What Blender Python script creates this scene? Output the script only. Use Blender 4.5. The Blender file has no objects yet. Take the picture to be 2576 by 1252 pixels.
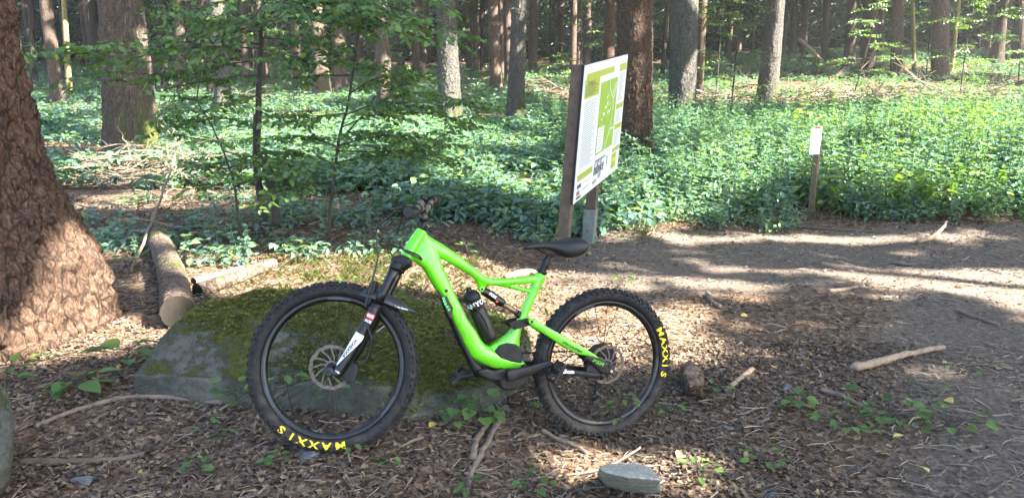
import bpy, bmesh, math, random
import numpy as np
from mathutils import Vector, Matrix

# ---------------------------------------------------------------- camera, sky, sun, exposure
SC = bpy.context.scene
COL = SC.collection
H = 1.53
PITCH = math.radians(13.0)
F = 1935.0                      # focal length in pixels of a 2576 wide picture
CAM = Vector((0, 0, H))
FWD = Vector((0, math.cos(PITCH), -math.sin(PITCH)))
UPV = Vector((0, math.sin(PITCH), math.cos(PITCH)))
RGT = Vector((1, 0, 0))
cd = bpy.data.cameras.new('camera')
cam = bpy.data.objects.new('camera', cd)
COL.objects.link(cam)
cam.location = CAM
cam.rotation_euler = (math.pi / 2 - PITCH, 0, 0)
cd.sensor_width = 36.0
cd.lens = 36.0 * F / 2576.0
cd.clip_start = 0.05
cd.clip_end = 1500
SC.camera = cam

SUN_AZ = Vector((0.93, -0.37, 0)).normalized()      # towards the sun, horizontal
SUN_EL = math.radians(41)
SUN = Vector((SUN_AZ.x * math.cos(SUN_EL), SUN_AZ.y * math.cos(SUN_EL), math.sin(SUN_EL)))
world = bpy.data.worlds.new('World')
SC.world = world
world.use_nodes = True
wn = world.node_tree
sky = wn.nodes.new('ShaderNodeTexSky')
sky.sky_type = 'NISHITA'
sky.sun_disc = False
sky.sun_elevation = SUN_EL
sky.sun_rotation = math.atan2(SUN.x, SUN.y)
sky.air_density = 1.0
sky.dust_density = 1.5
bg = wn.nodes['Background']
wn.links.new(sky.outputs[0], bg.inputs[0])
bg.inputs[1].default_value = 0.065
sd = bpy.data.lights.new('sun', 'SUN')
sd.energy = 5.0
sd.angle = math.radians(0.53)
sd.color = (1.0, 0.93, 0.82)
sun = bpy.data.objects.new('sun', sd)
COL.objects.link(sun)
sun.location = SUN * 60
sun.rotation_euler = SUN.to_track_quat('Z', 'Y').to_euler()
SC.view_settings.view_transform = 'Standard'
SC.view_settings.look = 'None'
SC.view_settings.gamma = 1.0
SC.view_settings.use_curve_mapping = False
SC.view_settings.exposure = 3.5
SC.cycles.use_denoising = True
SC.cycles.max_bounces = 8
SC.cycles.diffuse_bounces = 4
SC.cycles.glossy_bounces = 3
SC.cycles.transmission_bounces = 4
SC.cycles.transparent_max_bounces = 4
SC.cycles.sample_clamp_indirect = 6.0
SC.cycles.caustics_reflective = False
SC.cycles.caustics_refractive = False

random.seed(5)
RNG = np.random.default_rng(11)
S01 = lambda e0, e1, x: (lambda t: t * t * (3 - 2 * t))(np.clip((x - e0) / (e1 - e0), 0, 1))


def vnoise(p, seed=0):
    """smooth value noise of points (n,3) -> 0..1"""
    p = np.asarray(p, float)
    i = np.floor(p).astype(np.int64)
    f = p - i
    f = f * f * (3 - 2 * f)
    out = np.zeros(len(p))
    for dx in (0, 1):
        for dy in (0, 1):
            for dz in (0, 1):
                h = ((i[:, 0] + dx) * 73856093) ^ ((i[:, 1] + dy) * 19349663) ^ ((i[:, 2] + dz) * 83492791) ^ (seed * 2654435761)
                h = (h ^ (h >> 13)) * 1274126177 & 0xffffffff
                h = (h ^ (h >> 16)) * 2246822519 & 0xffffffff
                v = ((h ^ (h >> 15)) & 0xffff) / 65535.0
                w = (f[:, 0] if dx else 1 - f[:, 0]) * (f[:, 1] if dy else 1 - f[:, 1]) * (f[:, 2] if dz else 1 - f[:, 2])
                out += w * v
    return out


def fbm(p, seed=0, octv=3):
    p = np.asarray(p, float)
    o, a, t = 0, 1.0, 0
    for k in range(octv):
        o = o + a * vnoise(p * 2.0 ** k, seed + k * 7)
        t += a
        a *= 0.5
    return o / t


def worley(p, seed=0):
    """distance to nearest two scattered points and a random value per cell"""
    p = np.asarray(p, float)
    i0 = np.floor(p).astype(np.int64)
    f1 = np.full(len(p), 9.0)
    f2 = np.full(len(p), 9.0)
    rv = np.zeros(len(p))
    for dx in (-1, 0, 1):
        for dy in (-1, 0, 1):
            for dz in (-1, 0, 1):
                c = i0 + np.array([dx, dy, dz])
                h = (c[:, 0] * 73856093) ^ (c[:, 1] * 19349663) ^ (c[:, 2] * 83492791) ^ (seed * 2654435761)
                v = []
                for k in range(4):
                    h = (h ^ (h >> 13)) * 1274126177 & 0xffffffff
                    h = (h ^ (h >> 16)) * 2246822519 & 0xffffffff
                    v.append(((h ^ (h >> 15)) & 0xffff) / 65535.0)
                d = np.sqrt((c[:, 0] + v[0] - p[:, 0]) ** 2 + (c[:, 1] + v[1] - p[:, 1]) ** 2 + (c[:, 2] + v[2] - p[:, 2]) ** 2)
                nr = d < f1
                f2 = np.where(nr, f1, np.minimum(f2, d))
                rv = np.where(nr, v[3], rv)
                f1 = np.where(nr, d, f1)
    return f1, f2, rv


# ---------------------------------------------------------------- pixels <-> world (pixels of a 2576 x 1252 view)
def ray(px, py):
    return FWD + RGT * ((px - 1288) / F) - UPV * ((py - 626) / F)


def at(px, py, d):
    return CAM + ray(px, py) * d


def at_y(px, py, y):
    r = ray(px, py)
    return CAM + r * (y / r.y)


BUMPS = []       # (x, y, radius, dz) small corrections that bring the soil up to what stands on it


def gz(x, y):
    x = np.asarray(x, float)
    y = np.asarray(y, float)
    z = -0.145 * S01(-0.75, 0.5, x) * S01(16, 7, y)
    z = z + 0.014 * np.clip(y - 9, 0, 120) + 0.0006 * np.clip(y - 25, 0, 65) ** 2
    z = z + 1.25 * S01(32, 60, y) * S01(0.14, 0.36, x / (np.abs(y) + 1))
    sh = x.shape
    P = np.stack([x.ravel(), y.ravel(), np.zeros(x.size)], 1)
    far = S01(5, 20, y)
    z = z + (fbm(P * 0.35, 3).reshape(sh) - 0.5) * (0.10 + 0.35 * far)
    z = z + (fbm(P * 2.3, 9).reshape(sh) - 0.5) * 0.05
    for bx, by, br, dz in BUMPS:
        z = z + dz * np.exp(-((x - bx) ** 2 + (y - by) ** 2) / (br * br))
    return z


def gz1(x, y):
    return float(gz(np.array([x]), np.array([y]))[0])


def G(px, py, dz=0.0, lim=90.0):
    """where the view ray through a pixel meets the ground (raised by dz)"""
    r = ray(px, py)
    t = np.linspace(1.2, lim, 3000)
    X, Y, Z = CAM.x + r.x * t, CAM.y + r.y * t, CAM.z + r.z * t
    hit = np.nonzero(Z <= gz(X, Y) + dz)[0]
    k = hit[0] if len(hit) else len(t) - 1
    return Vector((X[k], Y[k], gz1(X[k], Y[k])))


# ---------------------------------------------------------------- object helpers
def link(name, me, parent=None, mat=None, smooth=False):
    o = bpy.data.objects.new(name, me)
    COL.objects.link(o)
    if mat is not None and not me.materials:
        me.materials.append(mat)
    if smooth and len(me.polygons):
        me.polygons.foreach_set('use_smooth', [True] * len(me.polygons))
    if parent is not None:
        o.parent = parent
        o.matrix_parent_inverse = WINV[parent.name] if parent.name in WINV else Matrix.Identity(4)
    return o


WINV = {}


def thing(name, label, cat, loc=(0, 0, 0), group=None):
    o = bpy.data.objects.new(name, None)
    COL.objects.link(o)
    o.location = loc
    o.empty_display_size = 0.1
    WINV[o.name] = Matrix.Translation(-Vector(loc))
    o['label'] = label
    o['category'] = cat
    if group:
        o['group'] = group
    return o


def sub(name, parent):
    o = bpy.data.objects.new(name, None)
    COL.objects.link(o)
    o.empty_display_size = 0.05
    o.parent = parent
    o.matrix_parent_inverse = WINV[parent.name]
    WINV[o.name] = Matrix.Identity(4)
    return o


def tag(o, label=None, cat=None, group=None, kind=None):
    if label:
        o['label'] = label
    if cat:
        o['category'] = cat
    if group:
        o['group'] = group
    if kind:
        o['kind'] = kind
    return o


def pymesh(name, V, Fc):
    me = bpy.data.meshes.new(name)
    me.from_pydata([tuple(v) for v in V], [], [tuple(f) for f in Fc])
    me.update()
    return me


def npmesh(name, V, Q, tint=None):
    """V (n,3), Q (m,k) faces of equal size k"""
    V = np.asarray(V, np.float32).reshape(-1, 3)
    Q = np.asarray(Q, np.int32)
    me = bpy.data.meshes.new(name)
    m, k = Q.shape
    me.vertices.add(len(V))
    me.vertices.foreach_set('co', V.ravel())
    me.loops.add(m * k)
    me.loops.foreach_set('vertex_index', Q.ravel())
    me.polygons.add(m)
    me.polygons.foreach_set('loop_start', np.arange(0, m * k, k, dtype=np.int32))
    me.polygons.foreach_set('loop_total', np.full(m, k, dtype=np.int32))
    if tint is not None:
        a = me.attributes.new('tint', 'FLOAT', 'FACE')
        a.data.foreach_set('value', np.asarray(tint, np.float32))
    me.update(calc_edges=True)
    return me


class MB:
    """collects shapes of ONE part"""
    def __init__(s):
        s.v, s.f = [], []

    def add(s, V, Fc):
        b = len(s.v)
        s.v += [tuple(v) for v in V]
        s.f += [tuple(i + b for i in f) for f in Fc]
        return s

    def rings(s, R, cap=True, closed=False):
        """R list of rings, each a list of n points"""
        n = len(R[0])
        V = [p for r in R for p in r]
        Fc = []
        m = len(R)
        for i in range(m if closed else m - 1):
            j = (i + 1) % m
            for k in range(n):
                l = (k + 1) % n
                Fc.append((i * n + k, i * n + l, j * n + l, j * n + k))
        if cap and not closed:
            Fc.append(tuple(reversed(range(n))))
            Fc.append(tuple((m - 1) * n + k for k in range(n)))
        return s.add(V, Fc)

    def tube(s, pts, rad, n=8, cap=True, flat=1.0):
        pts = [Vector(p) for p in pts]
        if not isinstance(rad, (list, tuple, np.ndarray)):
            rad = [rad] * len(pts)
        R = []
        ref = None
        for i, p in enumerate(pts):
            t = (pts[min(i + 1, len(pts) - 1)] - pts[max(i - 1, 0)])
            if t.length < 1e-9:
                t = Vector((0, 0, 1))
            t.normalize()
            if ref is None:
                ref = Vector((0, 0, 1)) if abs(t.z) < 0.9 else Vector((1, 0, 0))
                ref = ref.cross(t).normalized()
            a = (ref - t * ref.dot(t)).normalized()
            b = t.cross(a)
            ref = a
            R.append([p + (a * math.cos(q) + b * math.sin(q) * flat) * rad[i] for q in [2 * math.pi * k / n for k in range(n)]])
        return s.rings(R, cap)

    def box(s, o, ax, ay, az):
        o, ax, ay, az = Vector(o), Vector(ax), Vector(ay), Vector(az)
        V = [o + ax * i + ay * j + az * k for k in (-.5, .5) for j in (-.5, .5) for i in (-.5, .5)]
        return s.add(V, [(0, 2, 3, 1), (4, 5, 7, 6), (0, 1, 5, 4), (2, 6, 7, 3), (0, 4, 6, 2), (1, 3, 7, 5)])

    def build(s, name, mat, parent=None, smooth=False, bevel=0, seg=2, normals=False):
        me = pymesh(name, s.v, s.f)
        if normals:
            bm = bmesh.new()
            bm.from_mesh(me)
            bmesh.ops.recalc_face_normals(bm, faces=bm.faces)
            bm.to_mesh(me)
            bm.free()
        o = link(name, me, parent, mat, smooth)
        if bevel:
            m = o.modifiers.new('b', 'BEVEL')
            m.width = bevel
            m.segments = seg
            m.limit_method = 'ANGLE'
            m.angle_limit = 0.7
        return o


def smoothpath(pts, n=8):
    """Catmull-Rom through points"""
    pts = [Vector(p) for p in pts]
    out = []
    for i in range(len(pts) - 1):
        p0, p1, p2, p3 = pts[max(i - 1, 0)], pts[i], pts[i + 1], pts[min(i + 2, len(pts) - 1)]
        for k in range(n):
            t = k / n
            out.append(0.5 * ((2 * p1) + (p2 - p0) * t + (2 * p0 - 5 * p1 + 4 * p2 - p3) * t * t + (3 * p1 - p0 - 3 * p2 + p3) * t ** 3))
    out.append(pts[-1])
    return out


def text_mesh(body, size=1.0, offset=0.0, shear=0.0, extrude=0.0, spacing=1.0, res=3, cuts=0):
    cu = bpy.data.curves.new('t', 'FONT')
    cu.body = body
    cu.size = size
    cu.offset = offset
    cu.shear = shear
    cu.extrude = extrude
    cu.space_character = spacing
    cu.align_x = 'CENTER'
    cu.align_y = 'CENTER'
    cu.resolution_u = res
    o = bpy.data.objects.new('t', cu)
    COL.objects.link(o)
    dg = bpy.context.evaluated_depsgraph_get()
    me = bpy.data.meshes.new_from_object(o.evaluated_get(dg))
    bpy.data.objects.remove(o)
    bpy.data.curves.remove(cu)
    if cuts:
        bm = bmesh.new()
        bm.from_mesh(me)
        bmesh.ops.triangulate(bm, faces=bm.faces)
        bmesh.ops.subdivide_edges(bm, edges=bm.edges, cuts=cuts, use_grid_fill=True)
        bm.to_mesh(me)
        bm.free()
    return me


def map_text(name, me, fn, parent, mat):
    for v in me.vertices:
        v.co = fn(v.co.x, v.co.y, v.co.z)
    me.update()
    me.materials.clear()
    return link(name, me, parent, mat)


# ---------------------------------------------------------------- materials
def newmat(name):
    m = bpy.data.materials.new(name)
    m.use_nodes = True
    nt = m.node_tree
    return m, nt, nt.nodes['Principled BSDF'], nt.nodes['Material Output']


def N(nt, typ, **kw):
    n = nt.nodes.new(typ)
    for k, v in kw.items():
        if k.startswith('i_'):
            n.inputs[k[2:].replace('_', ' ')].default_value = v
        else:
            setattr(n, k, v)
    return n


def ramp(nt, fac, stops):
    r = nt.nodes.new('ShaderNodeValToRGB')
    el = r.color_ramp.elements
    while len(el) < len(stops):
        el.new(0.5)
    for e, (p, c) in zip(el, stops):
        e.position = p
        e.color = (*c, 1)
    nt.links.new(fac, r.inputs[0])
    return r.outputs[0]


def coords(nt, scale=(1, 1, 1), typ='Object'):
    tc = nt.nodes.new('ShaderNodeTexCoord')
    mp = nt.nodes.new('ShaderNodeMapping')
    mp.inputs['Scale'].default_value = scale
    nt.links.new(tc.outputs[typ], mp.inputs[0])
    return mp.outputs[0]


def noise(nt, vec, scale, detail=4, rough=0.6):
    n = N(nt, 'ShaderNodeTexNoise')
    n.inputs['Scale'].default_value = scale
    n.inputs['Detail'].default_value = detail
    n.inputs['Roughness'].default_value = rough
    nt.links.new(vec, n.inputs['Vector'])
    return n


def bump(nt, bsdf, height, strength, dist):
    b = N(nt, 'ShaderNodeBump')
    b.inputs['Strength'].default_value = strength
    b.inputs['Distance'].default_value = dist
    nt.links.new(height, b.inputs['Height'])
    nt.links.new(b.outputs[0], bsdf.inputs['Normal'])
    return b


def simple(name, c, rough=0.5, metal=0.0, var=0.25, scale=30, coat=0.0, bstr=0.0, spec=0.5):
    m, nt, b, out = newmat(name)
    v = coords(nt)
    n = noise(nt, v, scale)
    lo = tuple(x * (1 - var) for x in c)
    hi = tuple(min(1, x * (1 + var)) for x in c)
    nt.links.new(ramp(nt, n.outputs[0], [(0.3, lo), (0.7, hi)]), b.inputs['Base Color'])
    b.inputs['Roughness'].default_value = rough
    b.inputs['Metallic'].default_value = metal
    b.inputs['Specular IOR Level'].default_value = spec
    b.inputs['Coat Weight'].default_value = coat
    b.inputs['Coat Roughness'].default_value = 0.12
    if bstr:
        bump(nt, b, n.outputs[0], bstr, 0.003)
    return m


def leafmat(name, stops, rough=0.45, trans=0.45, tcol=1.5):
    m, nt, b, out = newmat(name)
    oi = N(nt, 'ShaderNodeObjectInfo')
    at_ = N(nt, 'ShaderNodeAttribute', attribute_name='tint')
    ad = N(nt, 'ShaderNodeMath', operation='ADD')
    nt.links.new(oi.outputs['Random'], ad.inputs[0])
    nt.links.new(at_.outputs['Fac'], ad.inputs[1])
    fr = N(nt, 'ShaderNodeMath', operation='FRACT')
    nt.links.new(ad.outputs[0], fr.inputs[0])
    c = ramp(nt, fr.outputs[0], stops)
    nt.links.new(c, b.inputs['Base Color'])
    b.inputs['Roughness'].default_value = rough
    b.inputs['Specular IOR Level'].default_value = 0.7
    tr = N(nt, 'ShaderNodeBsdfTranslucent')
    mul = N(nt, 'ShaderNodeMixRGB', blend_type='MULTIPLY')
    mul.inputs[0].default_value = 1
    mul.inputs[2].default_value = (tcol * 1.15, tcol * 1.2, tcol * 0.45, 1)
    nt.links.new(c, mul.inputs[1])
    nt.links.new(mul.outputs[0], tr.inputs[0])
    mx = N(nt, 'ShaderNodeMixShader')
    mx.inputs[0].default_value = trans
    nt.links.new(b.outputs[0], mx.inputs[1])
    nt.links.new(tr.outputs[0], mx.inputs[2])
    nt.links.new(mx.outputs[0], out.inputs[0])
    return m


def barkmat(name, dark, mid, light, vs=14, stretch=0.35, moss=0.0, lichen=0.0, depth=0.02, wobble=0.16):
    m, nt, b, out = newmat(name)
    v = coords(nt, (1, 1, stretch))
    big = noise(nt, v, 2.2, 3)
    wob = noise(nt, v, vs * 0.7, 3)
    # plates with dark furrows
    mixv = N(nt, 'ShaderNodeMixRGB', blend_type='ADD')
    mixv.inputs[0].default_value = wobble
    nt.links.new(v, mixv.inputs[1])
    nt.links.new(wob.outputs['Color'], mixv.inputs[2])
    vo = N(nt, 'ShaderNodeTexVoronoi', feature='DISTANCE_TO_EDGE')
    vo.inputs['Scale'].default_value = vs
    nt.links.new(mixv.outputs[0], vo.inputs['Vector'])
    vc = N(nt, 'ShaderNodeTexVoronoi')
    vc.inputs['Scale'].default_value = vs
    nt.links.new(mixv.outputs[0], vc.inputs['Vector'])
    fine = noise(nt, v, vs * 5, 4, 0.7)
    base = ramp(nt, fine.outputs[0], [(0.25, dark), (0.5, mid), (0.78, light)])
    hs = N(nt, 'ShaderNodeMixRGB', blend_type='MULTIPLY')
    hs.inputs[0].default_value = 0.55
    nt.links.new(base, hs.inputs[1])
    nt.links.new(ramp(nt, vc.outputs['Color'], [(0.0, (0.55, 0.5, 0.48)), (1.0, (1.25, 1.2, 1.15))]), hs.inputs[2])
    fur = N(nt, 'ShaderNodeMixRGB', blend_type='MIX')
    nt.links.new(ramp(nt, vo.outputs['Distance'], [(0.01, (0.8, 0.8, 0.8)), (0.09, (0, 0, 0))]), fur.inputs[0])
    nt.links.new(hs.outputs[0], fur.inputs[1])
    fur.inputs[2].default_value = (*[c * 0.45 for c in dark], 1)
    col = fur.outputs[0]
    if lichen:
        l = N(nt, 'ShaderNodeMixRGB')
        ln = noise(nt, v, 9, 5, 0.75)
        nt.links.new(ramp(nt, ln.outputs[0], [(0.66 - lichen * 0.2, (0, 0, 0)), (0.74 - lichen * 0.2, (0.8, 0.8, 0.8))]), l.inputs[0])
        nt.links.new(col, l.inputs[1])
        l.inputs[2].default_value = (0.24, 0.27, 0.22, 1)
        col = l.outputs[0]
    if moss:
        l = N(nt, 'ShaderNodeMixRGB')
        tc = N(nt, 'ShaderNodeTexCoord')
        sp = N(nt, 'ShaderNodeSeparateXYZ')
        nt.links.new(tc.outputs['Object'], sp.inputs[0])
        zr = N(nt, 'ShaderNodeMapRange')
        zr.inputs['From Min'].default_value = 0.0
        zr.inputs['From Max'].default_value = 2.6
        zr.inputs['To Min'].default_value = 0.20 * moss
        zr.inputs['To Max'].default_value = -0.12
        nt.links.new(sp.outputs['Z'], zr.inputs[0])
        mn = noise(nt, v, 3.5, 5, 0.7)
        a = N(nt, 'ShaderNodeMath', operation='ADD')
        nt.links.new(mn.outputs[0], a.inputs[0])
        nt.links.new(zr.outputs[0], a.inputs[1])
        nt.links.new(ramp(nt, a.outputs[0], [(0.56, (0, 0, 0)), (0.66, (0.9, 0.9, 0.9))]), l.inputs[0])
        nt.links.new(col, l.inputs[1])
        l.inputs[2].default_value = (0.075, 0.095, 0.018, 1)
        col = l.outputs[0]
    nt.links.new(col, b.inputs['Base Color'])
    b.inputs['Roughness'].default_value = 0.9
    b.inputs['Specular IOR Level'].default_value = 0.2
    hgt = N(nt, 'ShaderNodeMath', operation='ADD')
    pl = N(nt, 'ShaderNodeMath', operation='MINIMUM')
    nt.links.new(vo.outputs['Distance'], pl.inputs[0])
    pl.inputs[1].default_value = 0.25
    sc = N(nt, 'ShaderNodeMath', operation='MULTIPLY')
    sc.inputs[1].default_value = 3.0
    nt.links.new(pl.outputs[0], sc.inputs[0])
    nt.links.new(sc.outputs[0], hgt.inputs[0])
    nt.links.new(fine.outputs[0], hgt.inputs[1])
    bump(nt, b, hgt.outputs[0], 0.9, depth)
    return m


M = {}
SC.cycles.adaptive_threshold = 0.02
M['green'] = simple('lime green paint', (0.115, 0.62, 0.004), 0.28, 0, 0.05, 8, coat=0.8)
M['black'] = simple('matt black', (0.0055, 0.0055, 0.006), 0.5, 0, 0.4, 40, spec=0.35)
M['gloss_black'] = simple('gloss black', (0.005, 0.005, 0.006), 0.3, 0, 0.2, 20, coat=0.12, spec=0.4)
M['rubber'] = simple('tyre rubber', (0.0105, 0.0105, 0.011), 0.7, 0, 0.55, 45, bstr=0.2, spec=0.35)
M['saddle'] = simple('saddle cover', (0.0085, 0.009, 0.010), 0.48, 0, 0.35, 60, bstr=0.1, spec=0.4)
M['steel'] = simple('brushed steel', (0.42, 0.40, 0.37), 0.38, 0.9, 0.3, 90)
M['rotor'] = simple('disc steel', (0.11, 0.09, 0.075), 0.5, 0.6, 0.4, 70)
M['bronze'] = simple('shock shaft', (0.17, 0.12, 0.075), 0.25, 0.6, 0.2, 30)
M['tan'] = simple('tan bar', (0.11, 0.10, 0.075), 0.4, 0.1, 0.2, 40)
M['yellow'] = simple('yellow print', (0.80, 0.62, 0.015), 0.6, 0, 0.12, 90)
M['white'] = simple('white print', (0.80, 0.80, 0.80), 0.5, 0, 0.04, 20)
M['red'] = simple('red print', (0.62, 0.045, 0.04), 0.5, 0, 0.1, 30)
M['guard'] = simple('mudguard plastic', (0.028, 0.032, 0.042), 0.45, 0, 0.35, 25)
M['bottle'] = simple('smoked bottle', (0.009, 0.008, 0.0065), 0.42, 0, 0.3, 25, spec=0.4)
M['wire'] = simple('black cable', (0.008, 0.008, 0.008), 0.5)
m, nt, b, out = newmat('green led')
b.inputs['Base Color'].default_value = (0.02, 0.5, 0.1, 1)
b.inputs['Emission Color'].default_value = (0.02, 1.0, 0.10, 1)
b.inputs['Emission Strength'].default_value = 0.3
M['led'] = m


def dusty(mt, col, amt, scale, zlo, zhi):
    """dried mud and dust, more of it low down where the wheels throw it"""
    nt = mt.node_tree
    b = nt.nodes['Principled BSDF']
    src = b.inputs['Base Color'].links[0].from_socket
    v = coords(nt)
    n = noise(nt, v, scale, 8, 0.75)
    ge = N(nt, 'ShaderNodeNewGeometry')
    sp = N(nt, 'ShaderNodeSeparateXYZ')
    nt.links.new(ge.outputs['Position'], sp.inputs[0])
    mr = N(nt, 'ShaderNodeMapRange')
    mr.inputs['From Min'].default_value = zlo
    mr.inputs['From Max'].default_value = zhi
    mr.inputs['To Min'].default_value = 0.12
    mr.inputs['To Max'].default_value = -0.12
    nt.links.new(sp.outputs['Z'], mr.inputs[0])
    a = N(nt, 'ShaderNodeMath', operation='ADD')
    nt.links.new(n.outputs[0], a.inputs[0])
    nt.links.new(mr.outputs[0], a.inputs[1])
    f = ramp(nt, a.outputs[0], [(0.46, (0, 0, 0)), (0.74, (amt, amt, amt))])
    mx = N(nt, 'ShaderNodeMixRGB')
    nt.links.new(f, mx.inputs[0])
    nt.links.new(src, mx.inputs[1])
    mx.inputs[2].default_value = (*col, 1)
    nt.links.new(mx.outputs[0], b.inputs['Base Color'])


dusty(M['green'], (0.13, 0.12, 0.05), 0.55, 26, 0.15, 0.75)
dusty(M['rubber'], (0.075, 0.062, 0.050), 0.75, 20, -0.1, 0.5)
dusty(M['black'], (0.06, 0.052, 0.044), 0.5, 22, -0.1, 0.6)
dusty(M['gloss_black'], (0.05, 0.044, 0.038), 0.45, 22, -0.1, 0.5)
M['panel_white'] = simple('printed panel white', (0.72, 0.74, 0.78), 0.35, 0, 0.02, 4)
M['panel_green'] = simple('printed map green', (0.26, 0.42, 0.045), 0.35, 0, 0.06, 6)
M['panel_olive'] = simple('printed olive green', (0.36, 0.42, 0.05), 0.35, 0, 0.05, 6)
M['panel_text'] = simple('printed grey text', (0.30, 0.31, 0.34), 0.5, 0, 0.3, 60)
M['panel_ink'] = simple('printed dark ink', (0.03, 0.035, 0.07), 0.5)
M['panel_yellow'] = simple('printed yellow', (0.7, 0.5, 0.03), 0.5)
M['post_wood'] = simple('brown stained post', (0.085, 0.062, 0.046), 0.75, 0, 0.3, 14, bstr=0.3)
M['galv'] = simple('galvanised shoe', (0.20, 0.21, 0.20), 0.6, 0.5, 0.25, 25)
M['marker_wood'] = simple('weathered marker wood', (0.17, 0.115, 0.07), 0.8, 0, 0.35, 22, bstr=0.4)
M['bark_red'] = barkmat('reddish scaly bark', (0.02, 0.0125, 0.009), (0.07, 0.044, 0.030), (0.185, 0.118, 0.078), 13, 0.45, moss=0.0, depth=0.012, wobble=0.13)
M['bark_brown'] = barkmat('brown flaky bark', (0.05, 0.033, 0.024), (0.125, 0.085, 0.06), (0.21, 0.15, 0.11), 22, 0.4, moss=0.25, depth=0.035)
M['bark_rib'] = barkmat('ridged larch bark', (0.045, 0.035, 0.028), (0.14, 0.112, 0.088), (0.25, 0.20, 0.155), 34, 0.2, moss=0.35, lichen=0.10, depth=0.02, wobble=0.10)
M['bark_grey'] = barkmat('grey scaly bark', (0.05, 0.048, 0.042), (0.14, 0.134, 0.12), (0.26, 0.254, 0.23), 24, 0.35, moss=0.35, lichen=0.4, depth=0.035)
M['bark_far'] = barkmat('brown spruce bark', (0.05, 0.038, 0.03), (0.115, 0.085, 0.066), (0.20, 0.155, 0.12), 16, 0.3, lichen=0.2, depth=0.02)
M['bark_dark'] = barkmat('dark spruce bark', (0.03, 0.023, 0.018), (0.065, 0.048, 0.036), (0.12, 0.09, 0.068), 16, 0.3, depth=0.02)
M['bark_smooth'] = simple('smooth sapling bark', (0.036, 0.030, 0.022), 0.8, 0, 0.4, 25, bstr=0.3)
M['bark_yellow'] = simple('yellowish young bark', (0.22, 0.18, 0.07), 0.8, 0, 0.4, 12, bstr=0.3)
M['dead'] = simple('dead grey branch', (0.165, 0.125, 0.093), 0.85, 0, 0.4, 25, bstr=0.4)
M['dead_dark'] = simple('dead brown branch', (0.095, 0.07, 0.05), 0.85, 0, 0.4, 25, bstr=0.4)
M['pale_wood'] = simple('bare pale wood', (0.26, 0.185, 0.12), 0.75, 0, 0.35, 30, bstr=0.4)
M['log'] = barkmat('log bark', (0.06, 0.042, 0.031), (0.15, 0.112, 0.085), (0.26, 0.205, 0.16), 11, 0.6, moss=0.15, depth=0.015)
M['cut'] = simple('grimy cut wood', (0.017, 0.014, 0.008), 0.9, 0, 0.5, 22, bstr=0.5)
M['leaf'] = leafmat('broad leaves', [(0, (0.050, 0.105, 0.024)), (0.5, (0.080, 0.16, 0.034)), (1, (0.13, 0.22, 0.042))], trans=0.4, tcol=1.4)
M['nettle'] = leafmat('undergrowth leaves', [(0, (0.062, 0.13, 0.092)), (0.45, (0.095, 0.185, 0.137)), (0.8, (0.125, 0.22, 0.125)), (1, (0.17, 0.25, 0.08))], rough=0.36, trans=0.30)
M['bramble'] = leafmat('yellow green bramble leaves', [(0, (0.08, 0.15, 0.03)), (0.5, (0.13, 0.22, 0.035)), (1, (0.20, 0.28, 0.05))], rough=0.4, trans=0.4)
M['needle'] = leafmat('conifer needles', [(0, (0.018, 0.040, 0.016)), (1, (0.040, 0.075, 0.026))], trans=0.2)
M['canopy'] = leafmat('shade canopy foliage', [(0, (0.025, 0.06, 0.015)), (1, (0.06, 0.12, 0.03))], trans=0.25)
M['moss'] = leafmat('moss tufts', [(0, (0.045, 0.055, 0.012)), (0.5, (0.11, 0.12, 0.02)), (1, (0.21, 0.195, 0.03))], rough=0.8, trans=0.2)
M['grass'] = leafmat('grass blades', [(0, (0.08, 0.12, 0.03)), (0.6, (0.13, 0.16, 0.05)), (1, (0.24, 0.20, 0.10))], trans=0.35)
M['litter'] = leafmat('dead leaves', [(0, (0.040, 0.026, 0.016)), (0.4, (0.073, 0.047, 0.029)), (0.75, (0.115, 0.077, 0.048)), (0.95, (0.195, 0.14, 0.092)), (1, (0.32, 0.22, 0.085))], rough=0.7, trans=0.12, tcol=1.0)
M['chip'] = leafmat('straw and twig bits', [(0, (0.10, 0.072, 0.052)), (0.5, (0.19, 0.145, 0.105)), (1, (0.32, 0.26, 0.195))], rough=0.8, trans=0.0)
M['yleaf'] = leafmat('yellow fallen leaves', [(0, (0.50, 0.33, 0.04)), (1, (0.55, 0.48, 0.16))], rough=0.6, trans=0.1)

# ground: soil with litter mottling, greyer and smoother where the trail is trodden
m, nt, b, out = newmat('forest floor')
v = coords(nt)
n1 = noise(nt, v, 1.6, 5)
n2 = noise(nt, v, 26, 5, 0.7)
vo = N(nt, 'ShaderNodeTexVoronoi')
vo.inputs['Scale'].default_value = 38
vo.inputs['Randomness'].default_value = 1
nt.links.new(v, vo.inputs['Vector'])
lit = ramp(nt, vo.outputs['Color'], [(0.1, (0.045, 0.028, 0.018)), (0.45, (0.11, 0.068, 0.042)), (0.75, (0.17, 0.112, 0.072)), (0.95, (0.27, 0.20, 0.14))])
soil = ramp(nt, n2.outputs[0], [(0.3, (0.068, 0.052, 0.041)), (0.55, (0.135, 0.108, 0.087)), (0.8, (0.225, 0.185, 0.150))])
ta = N(nt, 'ShaderNodeAttribute', attribute_name='trail')
tm = N(nt, 'ShaderNodeMath', operation='ADD')
nt.links.new(ta.outputs['Fac'], tm.inputs[0])
nm = N(nt, 'ShaderNodeMath', operation='MULTIPLY_ADD')
nm.inputs[1].default_value = 0.9
nm.inputs[2].default_value = -0.45
nt.links.new(n1.outputs[0], nm.inputs[0])
nt.links.new(nm.outputs[0], tm.inputs[1])
mx = N(nt, 'ShaderNodeMixRGB')
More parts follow.
